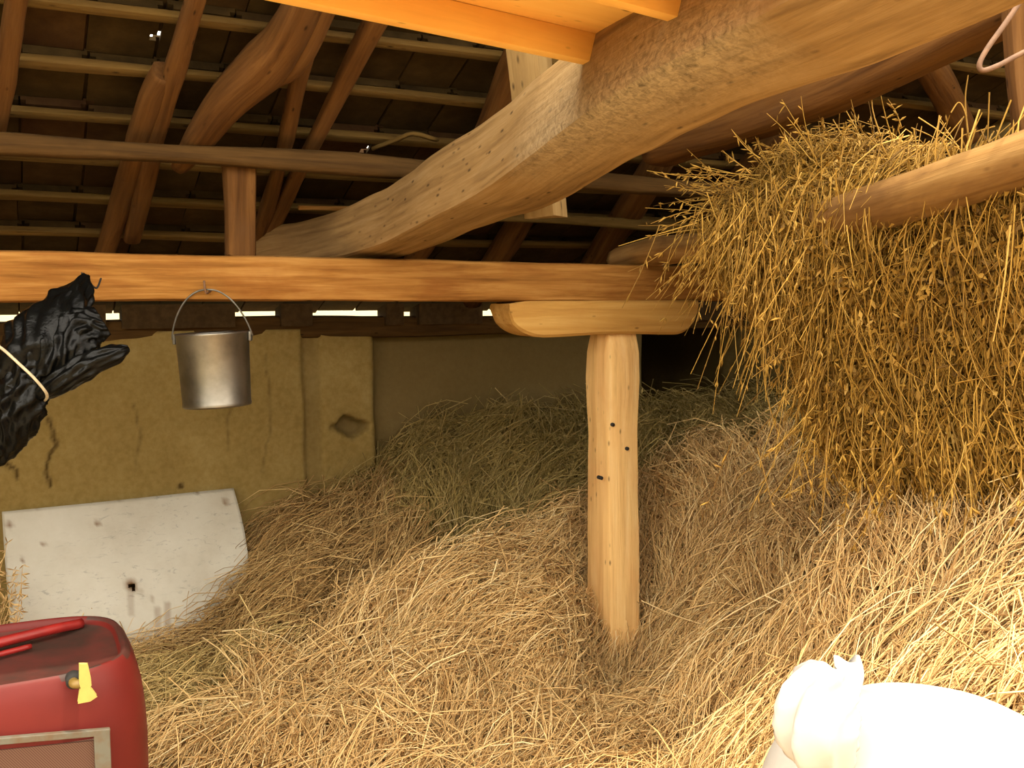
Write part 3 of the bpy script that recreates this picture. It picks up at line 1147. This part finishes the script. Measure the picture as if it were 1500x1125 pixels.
CUSTOM['right'] += [([(922, 1032, 3.70), (985, 975, 3.6), (1040, 920, 3.45), (1120, 872, 3.3), (1190, 838, 3.2), (1245, 800, 3.1), (1290, 750, 3.05)], .006, .95),
                    ([(1120, 872, 3.3), (1165, 895, 3.15), (1195, 930, 3.0), (1212, 965, 2.85)], .004, .95),
                    ([(1085, 905, 3.38), (1040, 960, 3.4), (1000, 990, 3.5)], .0035, .9),
                    ([(935, 1040, 3.55), (960, 1075, 3.4), (975, 1110, 3.3)], .003, .8),
                    ([(1345, 985, 2.25), (1385, 1040, 2.1), (1415, 1075, 2.0)], .004, .98),
                    ([(1310, 1030, 2.25), (1400, 985, 2.2), (1480, 940, 2.1)], .004, .98),
                    ([(1450, 660, 2.85), (1390, 720, 2.8), (1300, 780, 2.9), (1240, 830, 3.0)], .004, .95),
                    ([(1185, 790, 3.5), (1215, 792, 3.4), (1248, 788, 3.3)], .003, .98),
                    ([(940, 880, 4.0), (985, 900, 3.85), (1030, 915, 3.7)], .0035, .9)]
CUSTOM['centre'] += [([(745, 790, 4.5), (640, 820, 4.2), (560, 880, 4.0), (470, 960, 3.75), (380, 1030, 3.5)], .0035, .9),
                     ([(690, 850, 4.1), (620, 940, 3.8), (540, 1010, 3.55), (450, 1080, 3.3)], .0035, .9),
                     ([(860, 950, 3.85), (800, 1020, 3.6), (740, 1090, 3.35)], .003, .85),
                     ([(560, 850, 4.08), (500, 900, 3.95), (430, 950, 3.8)], .003, .9)]
CUSTOM['back'] += [([(655, 770, 4.9), (650, 735, 4.95), (660, 705, 5.0)], .003, .9), ([(700, 735, 4.95), (760, 750, 4.9), (800, 770, 4.8)], .003, .9)]
DENS = {'olive': (1000, 5000, 14000), 'centre': (9000, 26000, 75000), 'right': (9000, 26000, 75000), 'back': (3500, 9000, 24000), 'left': (3000, 9000, 26000)}


def custom(st, lst):
    for pp, r, h in lst:
        C = catmull([at(p[0], p[1], p[2] * .985) for p in pp], 16)
        st.add(C[None], np.array([r * .75]), np.array([h]), prof=np.linspace(1, .6, 16))


for li, k in enumerate(names):
    st = Strands()
    q = q_all[vq & (q_lab == li)]
    used = np.unique(q)
    remap = -np.ones(ny_ * nx_, int)
    remap[used] = np.arange(len(used))
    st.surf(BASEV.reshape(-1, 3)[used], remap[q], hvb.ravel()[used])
    sel = (valid & (LB == li) & inview).ravel()
    ids = np.nonzero(sel)[0]
    # visible share per cell ~ facing / depth^2, so that strands spread evenly in view
    Pn = NR.reshape(-1, 3)[ids]
    toc = CAM - BASEV.reshape(-1, 3)[ids]
    dist = np.linalg.norm(toc, axis=1)
    face = np.clip((Pn * toc).sum(1) / dist, .12, 1) / Pn[:, 2]
    wgt = face / dist ** 1.2
    wgt /= wgt.sum()
    nroot = 60000
    ch = RNG.choice(ids, nroot, p=wgt)
    P = BASEV.reshape(-1, 3)[ch].copy()
    P[:, :2] += RNG.uniform(-.02, .02, (nroot, 2))
    Nn = NR.reshape(-1, 3)[ch]
    P[:, 2] -= ((P[:, :2] - BASEV.reshape(-1, 3)[ch][:, :2]) * Nn[:, :2]).sum(1) / Nn[:, 2]
    down = np.stack([Nn[:, 0], Nn[:, 1], np.zeros(nroot)], 1)
    swirl = np.stack([snoise(P, 3.0, 80 + li, 2), snoise(P, 3.0, 90 + li, 2), np.zeros(nroot)], 1)
    bias = {'olive': (-.2, -.3, 0), 'centre': (-.55, -.55, 0), 'right': (-.35, -.5, 0), 'back': (.1, -.3, 0), 'left': (-.5, -.3, 0)}[k]
    fl = down * 1.0 + swirl * .5 + np.array(bias) * .7
    fl -= Nn * (fl * Nn).sum(1)[:, None]
    fl /= np.linalg.norm(fl, axis=1)[:, None] + 1e-9
    a, b, c = DENS[k]
    grow(st, P, Nn, fl, a, b, c, lift=1.15 if k == 'left' else 1.0)
    custom(st, CUSTOM[k])
    nm_, lab, mat = INFO[k]
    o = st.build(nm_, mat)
    tag(o, lab, 'hay', 'heaps of loose hay', 'stuff')
    hay_objs[k] = o

# ---- hay on the loft log: a mass behind the log, spilling over its left end and hanging like a curtain
cols = [1075, 1120, 1180, 1240, 1320, 1400, 1500, 1600, 1720]


def logY(px):
    return float(np.interp(px, [p[0] for p in LOGP], [p[2] for p in LOGP]))


topy = [318, 275, 245, 236, 246, 285, 265, 240, 210]
midy = [345, 335, 320, 310, 300, 270, 240, 210, 180]
boty = [365, 400, 470, 620, 690, 690, 680, 675, 670]
front = [-.02, -.10, -.08, .05, .09, .09, .09, .09, .09]     # of the curtain against the log
rowsP = []
for c, ty, my, by, fr in zip(cols, topy, midy, boty, front):
    y = logY(c)
    col_ = [(c, ty + 45, y + .95), (c, ty + 12, y + .55), (c, ty, y + .28), (c, (ty + my) / 2, y + .10 + fr * .3), (c, my, y + fr), (c, my + (by - my) * .35, y + fr + .03),
            (c, my + (by - my) * .7, y + fr + .06), (c, by - 8, y + fr + .16), (c, by, y + fr + .35), (c, by - 6, y + .95)]
    rowsP.append([at(*p) for p in col_])
rowsP = np.array(rowsP)                       # cols, rows, 3
nc_, nr_ = 120, 90
tmp = np.array([catmull(rowsP[i], nr_) for i in range(len(cols))])
SUR = np.array([catmull(tmp[:, j], nc_) for j in range(nr_)])          # rows, cols, 3
SN = np.cross(np.gradient(SUR, axis=1), np.gradient(SUR, axis=0))
SN /= np.linalg.norm(SN, axis=2, keepdims=True) + 1e-9
if SN[nr_ // 2, nc_ // 2].dot(np.array([0, -1, .2])) < 0:
    SN = -SN
SUR = SUR + SN * (.030 * snoise(SUR, 9, 95, 2) + .012 * snoise(SUR, 30, 96, 2))[..., None]
g2 = np.arange(nr_ * nc_).reshape(nr_, nc_)
st = Strands()
st.surf(SUR.reshape(-1, 3), np.stack([g2[:-1, :-1], g2[:-1, 1:], g2[1:, 1:], g2[1:, :-1]], -1).reshape(-1, 4), np.clip(.16 + .2 * snoise(SUR, 25, 97), 0, 1).ravel())  # loft hay base also coloured dark, as painted shade between the strands
PXs, PYs, DPs = project(SUR)
e1 = np.linalg.norm(np.gradient(SUR, axis=0), axis=2) * np.linalg.norm(np.gradient(SUR, axis=1), axis=2)
okv = (PXs < 1570) & (((CAM - SUR) * SN).sum(2) > -.2)
wg = (e1 * okv).ravel()
wg /= wg.sum()
ch = RNG.choice(nr_ * nc_, 60000, p=wg)
P = SUR.reshape(-1, 3)[ch] + RNG.normal(size=(60000, 3)) * .012
Nn = SN.reshape(-1, 3)[ch]
fl = np.array([0, 0, -1.0]) + .35 * np.stack([snoise(P, 4, 98), snoise(P, 4, 99), .0 * P[:, 0]], 1)
topm = Nn[:, 2] > .45
fl[topm] = np.array([-.6, -.5, .15]) + .8 * np.stack([snoise(P[topm], 6, 101), snoise(P[topm], 6, 102), .3 * snoise(P[topm], 6, 103)], 1)
fl -= Nn * (fl * Nn).sum(1)[:, None]
fl /= np.linalg.norm(fl, axis=1)[:, None] + 1e-9
grow(st, P, Nn, fl, 7000, 20000, 70000, scale=.92, lift=1.25, hang=.12, longlen=(.15, .42))
# loose stems that hang over the log and poke up into the dark
def dangling(px, py, Y, n, spread, ln, dirz, seed):
    r = np.random.default_rng(seed)
    o = at(px, py, Y)
    t = np.linspace(0, 1, 6)[None, :, None]
    root = o + r.normal(size=(n, 1, 3)) * np.array(spread)
    d = np.array(dirz) + r.normal(size=(n, 1, 3)) * .22
    L = r.uniform(.55, 1.1, (n, 1, 1)) * ln
    path = root + d * L * t + r.normal(size=(n, 1, 3)) * .10 * L * t * t
    st.add(path, r.uniform(.0014, .0028, n), np.clip(r.beta(3.5, 2, n), 0, 1))
    # husks along them
    m = n * 5
    i = r.integers(0, n, m)
    tt = r.uniform(.2, 1, m)
    base = path[i, np.minimum((tt * 5).astype(int), 5)]
    dd = d[i][:, 0] * .6 + r.normal(size=(m, 3)) * .35
    dd[:, 2] -= .3
    dd /= np.linalg.norm(dd, axis=1)[:, None]
    hl = r.uniform(.016, .036, (m, 1, 1))
    hp = base[:, None] + dd[:, None] * hl * np.linspace(0, 1, 3)[None, :, None]
    st.add(hp, r.uniform(.003, .0055, m), np.clip(r.beta(3, 2, m), 0, 1), prof=[.25, 1, .12], flat=.5)


dangling(1075, 330, 3.35, 70, (.10, .08, .05), .30, (-.45, -.1, -.75), 1)
dangling(1130, 340, 3.15, 110, (.08, .07, .06), .34, (-.2, -.1, -.95), 2)
dangling(1165, 360, 3.05, 80, (.07, .07, .07), .36, (-.08, -.05, -1), 3)
dangling(1140, 420, 3.05, 26, (.05, .05, .04), .34, (-.03, 0, -1), 4)
dangling(1215, 500, 3.05, 90, (.06, .07, .13), .26, (-.25, 0, -.9), 5)
dangling(1230, 600, 3.05, 60, (.07, .07, .08), .25, (-.5, 0, -.6), 6)
dangling(1095, 290, 3.45, 60, (.10, .08, .05), .24, (-.75, -.1, .05), 7)
dangling(1180, 240, 3.3, 40, (.12, .10, .03), .17, (-.5, -.1, .55), 8)
dangling(1280, 232, 3.1, 36, (.12, .10, .03), .15, (-.2, -.1, .7), 9)
dangling(1340, 640, 2.8, 60, (.18, .07, .04), .22, (-.1, -.1, -1), 10)
dangling(1450, 640, 2.5, 60, (.14, .07, .04), .22, (-.1, -.1, -1), 11)
custom(st, [([(1290, 200, 3.0), (1278, 160, 3.0), (1276, 115, 3.0)], .004, .6), ([(1420, 215, 2.75), (1414, 150, 2.75), (1418, 110, 2.75)], .004, .5),
            ([(1145, 205, 3.2), (1160, 215, 3.2), (1172, 225, 3.2)], .003, .8), ([(1175, 195, 3.2), (1200, 200, 3.2), (1228, 210, 3.2)], .003, .85),
            ([(1220, 175, 3.1), (1232, 195, 3.1), (1245, 210, 3.1)], .003, .8), ([(1335, 187, 2.9), (1365, 200, 2.9), (1390, 222, 2.9)], .003, .8),
            ([(1345, 172, 2.9), (1380, 195, 2.9), (1405, 215, 2.9)], .003, .8), ([(1393, 165, 2.75), (1405, 150, 2.75), (1415, 170, 2.75), (1420, 215, 2.75)], .003, .7),
            ([(1015, 270, 3.6), (1050, 280, 3.55), (1090, 292, 3.5)], .004, .85), ([(1118, 470, 3.1), (1120, 560, 3.1), (1135, 620, 3.1), (1152, 665, 3.15)], .0035, .8),
            ([(1240, 330, 2.8), (1247, 380, 2.78), (1254, 420, 2.8)], .003, .85), ([(1160, 490, 3.05), (1200, 540, 3.05), (1250, 585, 3.0)], .003, .8),
            ([(1480, 330, 2.3), (1470, 420, 2.32), (1455, 500, 2.35)], .004, .95), ([(1487, 300, 2.3), (1480, 400, 2.32), (1470, 480, 2.35)], .004, .9)])
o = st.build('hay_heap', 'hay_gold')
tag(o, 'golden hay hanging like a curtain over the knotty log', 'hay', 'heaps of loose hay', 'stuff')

# ================================================================== THINGS
# ---- leaning white panel
TL, TR = at(3, 750, 4.44), at(341, 716, 4.86)
BL, BR = at(24, 985, 4.26), at(352, 968, 4.44)
nx, nyy = 70, 44
V, rust, keep = [], [], []
hc = None
for j in range(nyy + 1):
    for i in range(nx + 1):
        a, b = i / nx, j / nyy
        p = (TL * (1 - a) + TR * a) * (1 - b) + (BL * (1 - a) + BR * a) * b
        p = p + E * (.06 * math.sin(math.pi * b) * a ** 4) + np.array([0, -1, .1]) * .012 * math.sin(5 * a + 3 * b)
        V.append(p)
V = np.array(V)
PX, PY, _ = project(V)


def pdist(x, y):
    return np.hypot(PX - x, PY - y)


hd = pdist(192, 857)
rust = np.zeros(len(V))
rust = np.maximum(rust, np.clip(1.4 - hd / 9, 0, 1))
for (x, y, r) in ((14, 769, 5), (330, 736, 4), (143, 767, 4), (55, 741, 4), (175, 729, 4), (200, 727, 3), (287, 720, 3), (206, 868, 3), (222, 878, 3), (230, 895, 3), (232, 912, 3), (232, 925, 3), (241, 950, 4), (247, 900, 2.5), (205, 962, 4), (33, 820, 3), (64, 797, 3)):
    rust = np.maximum(rust, np.clip(1.5 - pdist(x, y) / r, 0, 1) * .9)
for (x0, y0, y1, amt) in ((192, 860, 905, .35), (247, 880, 968, .45), (232, 890, 960, .4)):
    rust = np.maximum(rust, np.where((np.abs(PX - x0) < 4) & (PY > y0) & (PY < y1), amt, 0))
Fc = []
for j in range(nyy):
    for i in range(nx):
        a = j * (nx + 1) + i
        if hd[a] < 5.0:
            continue
        Fc.append((a, a + 1, a + nx + 2, a + nx + 1))
pn = obj('sheet_panel', V, Fc, 'panel', None, True, {'rust': ('FLOAT', rust)})
so = pn.modifiers.new('thickness', 'SOLIDIFY')
so.thickness = .008
tag(pn, 'stained white sheet panel with a hole leaning on the mud wall', 'panel')

# ---- dry weed at the left end of the panel
st = Strands()
r_ = np.random.default_rng(5)
for q in range(11):
    x0, y0 = r_.uniform(-25, 20), r_.uniform(880, 985)
    x1, y1 = x0 + r_.uniform(-10, 45), y0 - r_.uniform(30, 130)
    Yq = r_.uniform(4.05, 4.3)
    C = catmull([at(x0, y0, Yq), at((x0 + x1) / 2 + r_.uniform(-10, 10), (y0 + y1) / 2, Yq), at(x1, y1, Yq + .03)], 10)
    st.add(C[None], np.array([.0022]), np.array([r_.uniform(.3, .9)]), prof=np.linspace(1, .5, 10))
    m = 22
    b_i = C[r_.integers(2, 10, m)]
    dd = r_.normal(size=(m, 3))
    dd /= np.linalg.norm(dd, axis=1)[:, None]
    st.add(b_i[:, None] + dd[:, None] * (np.linspace(0, .035, 3)[None, :, None]), r_.uniform(.003, .006, m), r_.uniform(.2, .9, m), prof=[.3, 1, .1], flat=.4)
tag(st.build('dry_weed', 'hay'), 'dry brown weed stems at the left edge of the white panel', 'weed', kind='stuff')

# ---- galvanised bucket hanging from the main beam
bk_top = at(311, 487, 3.40)
root = empty('bucket', at(311, 592, 3.40))
tag(root, 'galvanised metal bucket hanging below the main beam', 'bucket')
bh = 108 / F * 3.40
r_t, r_b = .1215, .1130
tilt = Matrix.Rotation(math.radians(-2.5), 3, 'Y')


def bpt(r, a, z):
    p = tilt @ Vector((r * math.cos(a), r * math.sin(a), z))
    return np.array(p) + bk_top


seg = 56
prof = [(0, -bh + .010), (r_b - .004, -bh + .010), (r_b, -bh), (r_b + .003, -bh + .006), (r_b + .001, -bh + .014), (r_t, -.010), (r_t + .004, -.004), (r_t + .002, .001), (r_t - .003, -.004), (r_t - .004, -.02), (r_b - .004, -bh + .016), (0, -bh + .016)]
V, Fc = [], []
for (r, z) in prof:
    for k in range(seg):
        V.append(bpt(max(r, .0005), 2 * math.pi * k / seg, z))
for i in range(len(prof) - 1):
    for k in range(seg):
        a, b = i * seg + k, i * seg + (k + 1) % seg
        Fc.append((a, b, b + seg, a + seg))
put(obj('bucket_body', V, Fc, 'zinc', None, True), root)
ha = math.radians(4)
for s in (0, 1):
    a = ha + math.pi * s
    c = bpt(r_t + .006, a, -.018)
    ax = unit(bpt(1, a, 0) - bpt(0, a, 0))
    ay = unit(np.cross(ZUP, ax))
    ear = box('ear', c, ax, ay, ZUP, .010, .030, .034, 'zinc_dull', parent=root, bev=.003)
hp = []
for t in np.linspace(0, 1, 17):
    a = math.pi * t
    x = math.cos(a) * (r_t + .014)
    z = .235 * (1 - abs(math.cos(a)) ** 2.2) ** .75 * .70 - .018
    q = tilt @ Vector((x * math.cos(ha), x * math.sin(ha) - .03 * math.sin(a), z))
    hp.append(bk_top + np.array(q))
hp[0] = hp[0] + np.array([0, 0, .0])
tube('bail_handle', hp, .0032, 'zinc_dull', parent=root, n=50)
apex = hp[8]
hook = tube('beam_hook', [apex + np.array([-.004, -.012, .03]), apex + np.array([0, -.014, -.004]), apex + np.array([.004, .004, -.010]), apex + np.array([.006, .10, .02])], .004, 'wire')
tag(hook, 'bent nail in the main beam holding the bucket handle', 'nail')

# ---- black plastic bundle hanging at the left
root = empty('plastic_bundle', at(0, 672, 2.85))
tag(root, 'crumpled black plastic bundle tied with pale cord below the beam', 'plastic bag')


def bundle(name, path, widths, depths, seed, fold=.012):
    """path of (px,py,Y); widths across the picture and depths in metres"""
    C = catmull([at(*p) for p in path], 64)
    T = np.gradient(C, axis=0)
    W = np.interp(np.linspace(0, 1, 64), np.linspace(0, 1, len(widths)), widths)
    Dp = np.interp(np.linspace(0, 1, 64), np.linspace(0, 1, len(depths)), depths)
    L = np.linspace(0, 1, 64)
    K = 72
    V = np.zeros((64, K, 3))
    for i in range(64):
        t = unit(T[i])
        s = unit(np.cross(t, (0, -1, 0)))
        f = np.cross(s, t)
        for k in range(K):
            a = 2 * math.pi * k / K
            V[i, k] = C[i] + s * math.cos(a) * W[i] + f * math.sin(a) * Dp[i]
    A = np.linspace(0, 2 * math.pi, K, endpoint=False)[None, :] + .5 * np.sin(5 * L)[:, None]
    r = np.random.default_rng(seed)
    # longitudinal creases: sharp ridged waves round the section
    rid = np.zeros((64, K))
    for q in range(5):
        n_ = int(r.integers(2, 7))
        ph = r.uniform(0, 6.28)
        wv = np.sin(n_ * A + ph + 2.2 * np.sin(L * r.uniform(4, 9) + ph)[:, None])
        rid += (1 - np.abs(wv) * 2) * r.uniform(.4, 1)
    d = V - C[:, None]
    dn = d / (np.linalg.norm(d, axis=2, keepdims=True) + 1e-9)
    amp = fold * np.minimum(1, np.minimum(W, Dp) / .05)[:, None]
    cr = np.abs(snoise(V, 15, seed + 3, 2))
    V = V + dn * (amp * (rid * .42 - .5 * cr))[..., None]
    Vl = list(V.reshape(-1, 3))
    Fc = []
    for i in range(63):
        for k in range(K):
            a, b = i * K + k, i * K + (k + 1) % K
            Fc.append((a, b, b + K, a + K))
    Fc += [tuple(range(K))[::-1], tuple(range(63 * K, 64 * K))]
    return put(obj(name, Vl, Fc, 'black', None, True), root)


bundle('bag_top', [(126, 404, 3.02), (116, 425, 2.98), (92, 462, 2.92), (62, 500, 2.88), (36, 535, 2.86), (20, 560, 2.86)], [.012, .045, .085, .105, .090, .072], [.012, .035, .06, .07, .06, .055], 5)
bundle('bag_fold', [(188, 510, 2.88), (170, 518, 2.86), (130, 535, 2.84), (95, 556, 2.83), (66, 572, 2.84), (44, 580, 2.86)], [.010, .030, .040, .036, .030, .020], [.012, .028, .04, .04, .034, .03], 6, .008)
bundle('bag_mid', [(150, 470, 2.92), (120, 485, 2.89), (85, 515, 2.86), (50, 550, 2.86)], [.05, .075, .085, .07], [.02, .045, .055, .05], 9)
bundle('bag_tail', [(40, 545, 2.86), (28, 580, 2.85), (20, 612, 2.86), (6, 645, 2.88), (-12, 668, 2.89), (-30, 682, 2.9)], [.070, .082, .078, .058, .040, .015], [.055, .065, .06, .05, .035, .012], 7)
tube('tie_cord', [at(-30, 490, 2.78), at(2, 510, 2.755), at(28, 533, 2.75), at(52, 556, 2.76), at(69, 579, 2.80), at(60, 592, 2.9)], .0042, 'cord', parent=root, n=40)
tag(tube('hanging_twine', [at(148, 408, 3.06), at(141, 422, 3.02), at(128, 410, 3.02), at(120, 400, 3.08)], .003, 'dark'), 'bit of twine fixing the black bundle to the beam', 'twine')

# ---- red container at the lower left, with yellow tap and framed gauze
RC = at(40, 950, 2.42)
ctr_u, ctr_v = uv_of(RC)
rt = empty('red_container', bc(ctr_u - .02, ctr_v + .08, 0))
tag(rt, 'worn red painted metal container with rounded shoulders and yellow tap', 'container')
r_u, _ = uv_of(at(206, 1110, 2.34))
CU = r_u - .33
CV = uv_of(at(100, 1050, 2.12))[1] + .21
top_z = .862
prof = [(1.0, -.0), (1.0, .30), (1.0, .52), (1.0, .64), (.992, .70), (.975, .755), (.945, .80), (.905, .832), (.875, .845), (.855, .846), (.84, .838), (.82, .828), (.6, .822), (.25, .826), (.001, .828)]
V, Fc = [], []
seg = 72
for (s, z) in prof:
    for k in range(seg):
        a = 2 * math.pi * k / seg
        ex = .52
        ca, sa = math.cos(a), math.sin(a)
        x = math.copysign(abs(ca) ** ex, ca) * (.345 - .345 * (1 - s) * .95)
        y = math.copysign(abs(sa) ** ex, sa) * (.25 - .25 * (1 - s) * .95)
        V.append(bc(CU + x, CV + y, z))
for i in range(len(prof) - 1):
    for k in range(seg):
        a, b = i * seg + k, i * seg + (k + 1) % seg
        Fc.append((a, b, b + seg, a + seg))
Fc.append(tuple(range(seg))[::-1])
body = obj('container_body', V, Fc, 'red', None, True)
body.data.materials.append(M['red_top'])
for p in body.data.polygons:
    if p.center.z > .8465 - .01 and p.normal.z > .5 and ((np.array(p.center).dot(E) - CU) / .345) ** 2 + ((np.array(p.center).dot(N) - CV) / .25) ** 2 < 1.05:
        p.material_index = 1
    if p.center.z > .815 and p.center.z < .84 and p.normal.z > .8:
        p.material_index = 1
put(body, rt)
# bright red strap bent across the lid
s0, s1 = at(0, 958, 2.28), at(112, 925, 2.56)
s0[2], s1[2] = .842, .842
tube('lid_rib', [bc(CU - .30, CV - .12, .838), bc(CU - .1, CV + .0, .848), bc(CU + .12, CV + .10, .848), bc(CU + .22, CV + .16, .838)], .013, 'red_bright', parent=rt, n=24)
tube('lid_rib', [bc(CU - .26, CV - .16, .835), bc(CU - .02, CV - .03, .842), bc(CU + .10, CV + .035, .838)], .007, 'red_bright', parent=rt, n=24)


def fr_(px, py, off=0.0):
    p = at_v(px, py, CV - .25 - off)
    return p


hp_ = fr_(108, 997)
tube('hole_ring', [hp_ + N * .02, hp_ - N * .008], .0165, 'dark', parent=rt, ring=24)
tube('tap_stub', [hp_ + N * .0, hp_ - N * .020, hp_ + E * .02 - N * .03], .010, 'ochre', parent=rt, ring=14)


def prism(name, poly, vdir, th, mat, parent, bev=.002):
    poly = [np.asarray(p) for p in poly]
    n = len(poly)
    V = poly + [p + vdir * th for p in poly]
    Fc = [tuple(range(n)), tuple(range(n, 2 * n))[::-1]] + [(i, (i + 1) % n, n + (i + 1) % n, n + i) for i in range(n)]
    o = obj(name, V, Fc, mat)
    m = o.modifiers.new('bevel', 'BEVEL')
    m.width = bev
    m.segments = 2
    return put(o, parent)


prism('tap_handle', [fr_(x, y, .028) for x, y in ((117, 972), (127, 972), (131, 990), (132, 1001), (129, 1005), (119, 1005), (117, 998))], -N, .012, 'yellow', rt)
prism('tap_handle', [fr_(x, y, .030) for x, y in ((119, 1004), (129, 1004), (134, 1009), (140, 1017), (131, 1023), (115, 1026), (117, 1012))], -N, .014, 'yellow', rt)
# frame and gauze on the front
f_tl, f_tr = (-60, 1093), (161, 1070)


def bar(name, a, b, wpx, mat, off=.006, th=.014):
    p, q = fr_(*a, off), fr_(*b, off)
    d = unit(q - p)
    up = unit(np.cross(d, N))
    wd = wpx / F * 2.2
    return box(name, (p + q) / 2, d, up, N, np.linalg.norm(q - p), wd, th, mat, parent=rt, bev=.002)


bar('frame_bar', (-60, 1090), (161, 1071), 10, 'greyframe')
bar('frame_bar', (149, 1074), (160, 1330), 22, 'greyframe')
bar('frame_bar', (-60, 1340), (161, 1330), 10, 'greyframe')
gq = [fr_(-60, 1105, .001), fr_(140, 1085, .001), fr_(150, 1325, .001), fr_(-60, 1335, .001)]
gz_ = obj('gauze', gq + [p + N * .02 for p in gq], [(0, 1, 2, 3), (7, 6, 5, 4), (0, 4, 5, 1), (1, 5, 6, 2), (2, 6, 7, 3), (3, 7, 4, 0)], 'gauze')
put(gz_, rt)

# ---- white sack at the lower right
SX, SY = .66, 1.52
sk = empty('white_sack', (SX, SY, 0.02))
tag(sk, 'full white sack with a tied neck in front of the hay', 'sack')
prof = [(.18, .02), (.25, .05), (.275, .15), (.285, .35), (.285, .60), (.28, .78), (.265, .88), (.235, .955), (.19, 1.0), (.13, 1.025), (.06, 1.04), (.004, 1.045)]
V, Fc = [], []
seg = 80
PR = catmull(np.array([(r, z, 0) for r, z in prof]), 60)
for r, z, _ in PR:
    for k in range(seg):
        a = 2 * math.pi * k / seg
        V.append(np.array([SX + r * math.cos(a) * 1.0, SY + r * math.sin(a) * .8, z]))
V = np.array(V)
V = V + np.stack([.012 * snoise(V, 9, 120), .012 * snoise(V, 9, 121), .008 * snoise(V, 12, 122) * (V[:, 2] > .3)], 1)
for i in range(59):
    for k in range(seg):
        a, b = i * seg + k, i * seg + (k + 1) % seg
        Fc.append((a, b, b + seg, a + seg))
Fc.append(tuple(range(59 * seg, 60 * seg)))
put(obj('sack_body', V, Fc, 'sack', None, True), sk)
# the gathered neck flops to the left
NP = [(1215, 1115, 1.40), (1202, 1080, 1.38), (1200, 1045, 1.38), (1206, 1018, 1.39), (1214, 1000, 1.40), (1222, 985, 1.41)]
C = catmull([at(*p) for p in NP], 40)
T = np.gradient(C, axis=0)
Wn = np.interp(np.linspace(0, 1, 40), [0, .25, .5, .75, .92, 1], [.040, .056, .058, .050, .036, .014])
V, Fc = [], []
K = 60
for i in range(40):
    t = unit(T[i])
    s = unit(np.cross(t, (0, -1, 0)))
    f = np.cross(s, t)
    for k in range(K):
        a = 2 * math.pi * k / K
        rr = Wn[i] * (1 + .15 * (1 - 2 * abs(math.sin(3.5 * a + 4 * i / 40))) + .10 * math.sin(5 * a + 2 + i / 12))
        V.append(C[i] + s * math.cos(a) * rr + f * math.sin(a) * rr * .75)
for i in range(39):
    for k in range(K):
        a, b = i * K + k, i * K + (k + 1) % K
        Fc.append((a, b, b + K, a + K))
Fc += [tuple(range(K))[::-1], tuple(range(39 * K, 40 * K))]
put(obj('sack_neck', V, Fc, 'sack', None, True), sk)
# loose ruffle of cloth above the tie
C = catmull([at(x, y, Y) for x, y, Y in ((1222, 1030, 1.40), (1236, 1008, 1.40), (1243, 988, 1.41), (1240, 966, 1.42))], 20)
T = np.gradient(C, axis=0)
V, Fc = [], []
K = 48
for i in range(20):
    t = unit(T[i])
    s = unit(np.cross(t, (0, -1, 0)))
    f = np.cross(s, t)
    w0 = .026 - .008 * i / 19
    for k in range(K):
        a = 2 * math.pi * k / K
        rr = w0 * (1 + .12 * math.sin(7 * a + .8))
        V.append(C[i] + s * math.cos(a) * rr + f * math.sin(a) * rr * .6 + t * .007 * math.sin(2 * a + 2.2) * i / 19)
for i in range(19):
    for k in range(K):
        a, b = i * K + k, i * K + (k + 1) % K
        Fc.append((a, b, b + K, a + K))
Fc += [tuple(range(K))[::-1], tuple(range(19 * K, 20 * K))]
put(obj('neck_ruffle', V, Fc, 'sack', None, True), sk)
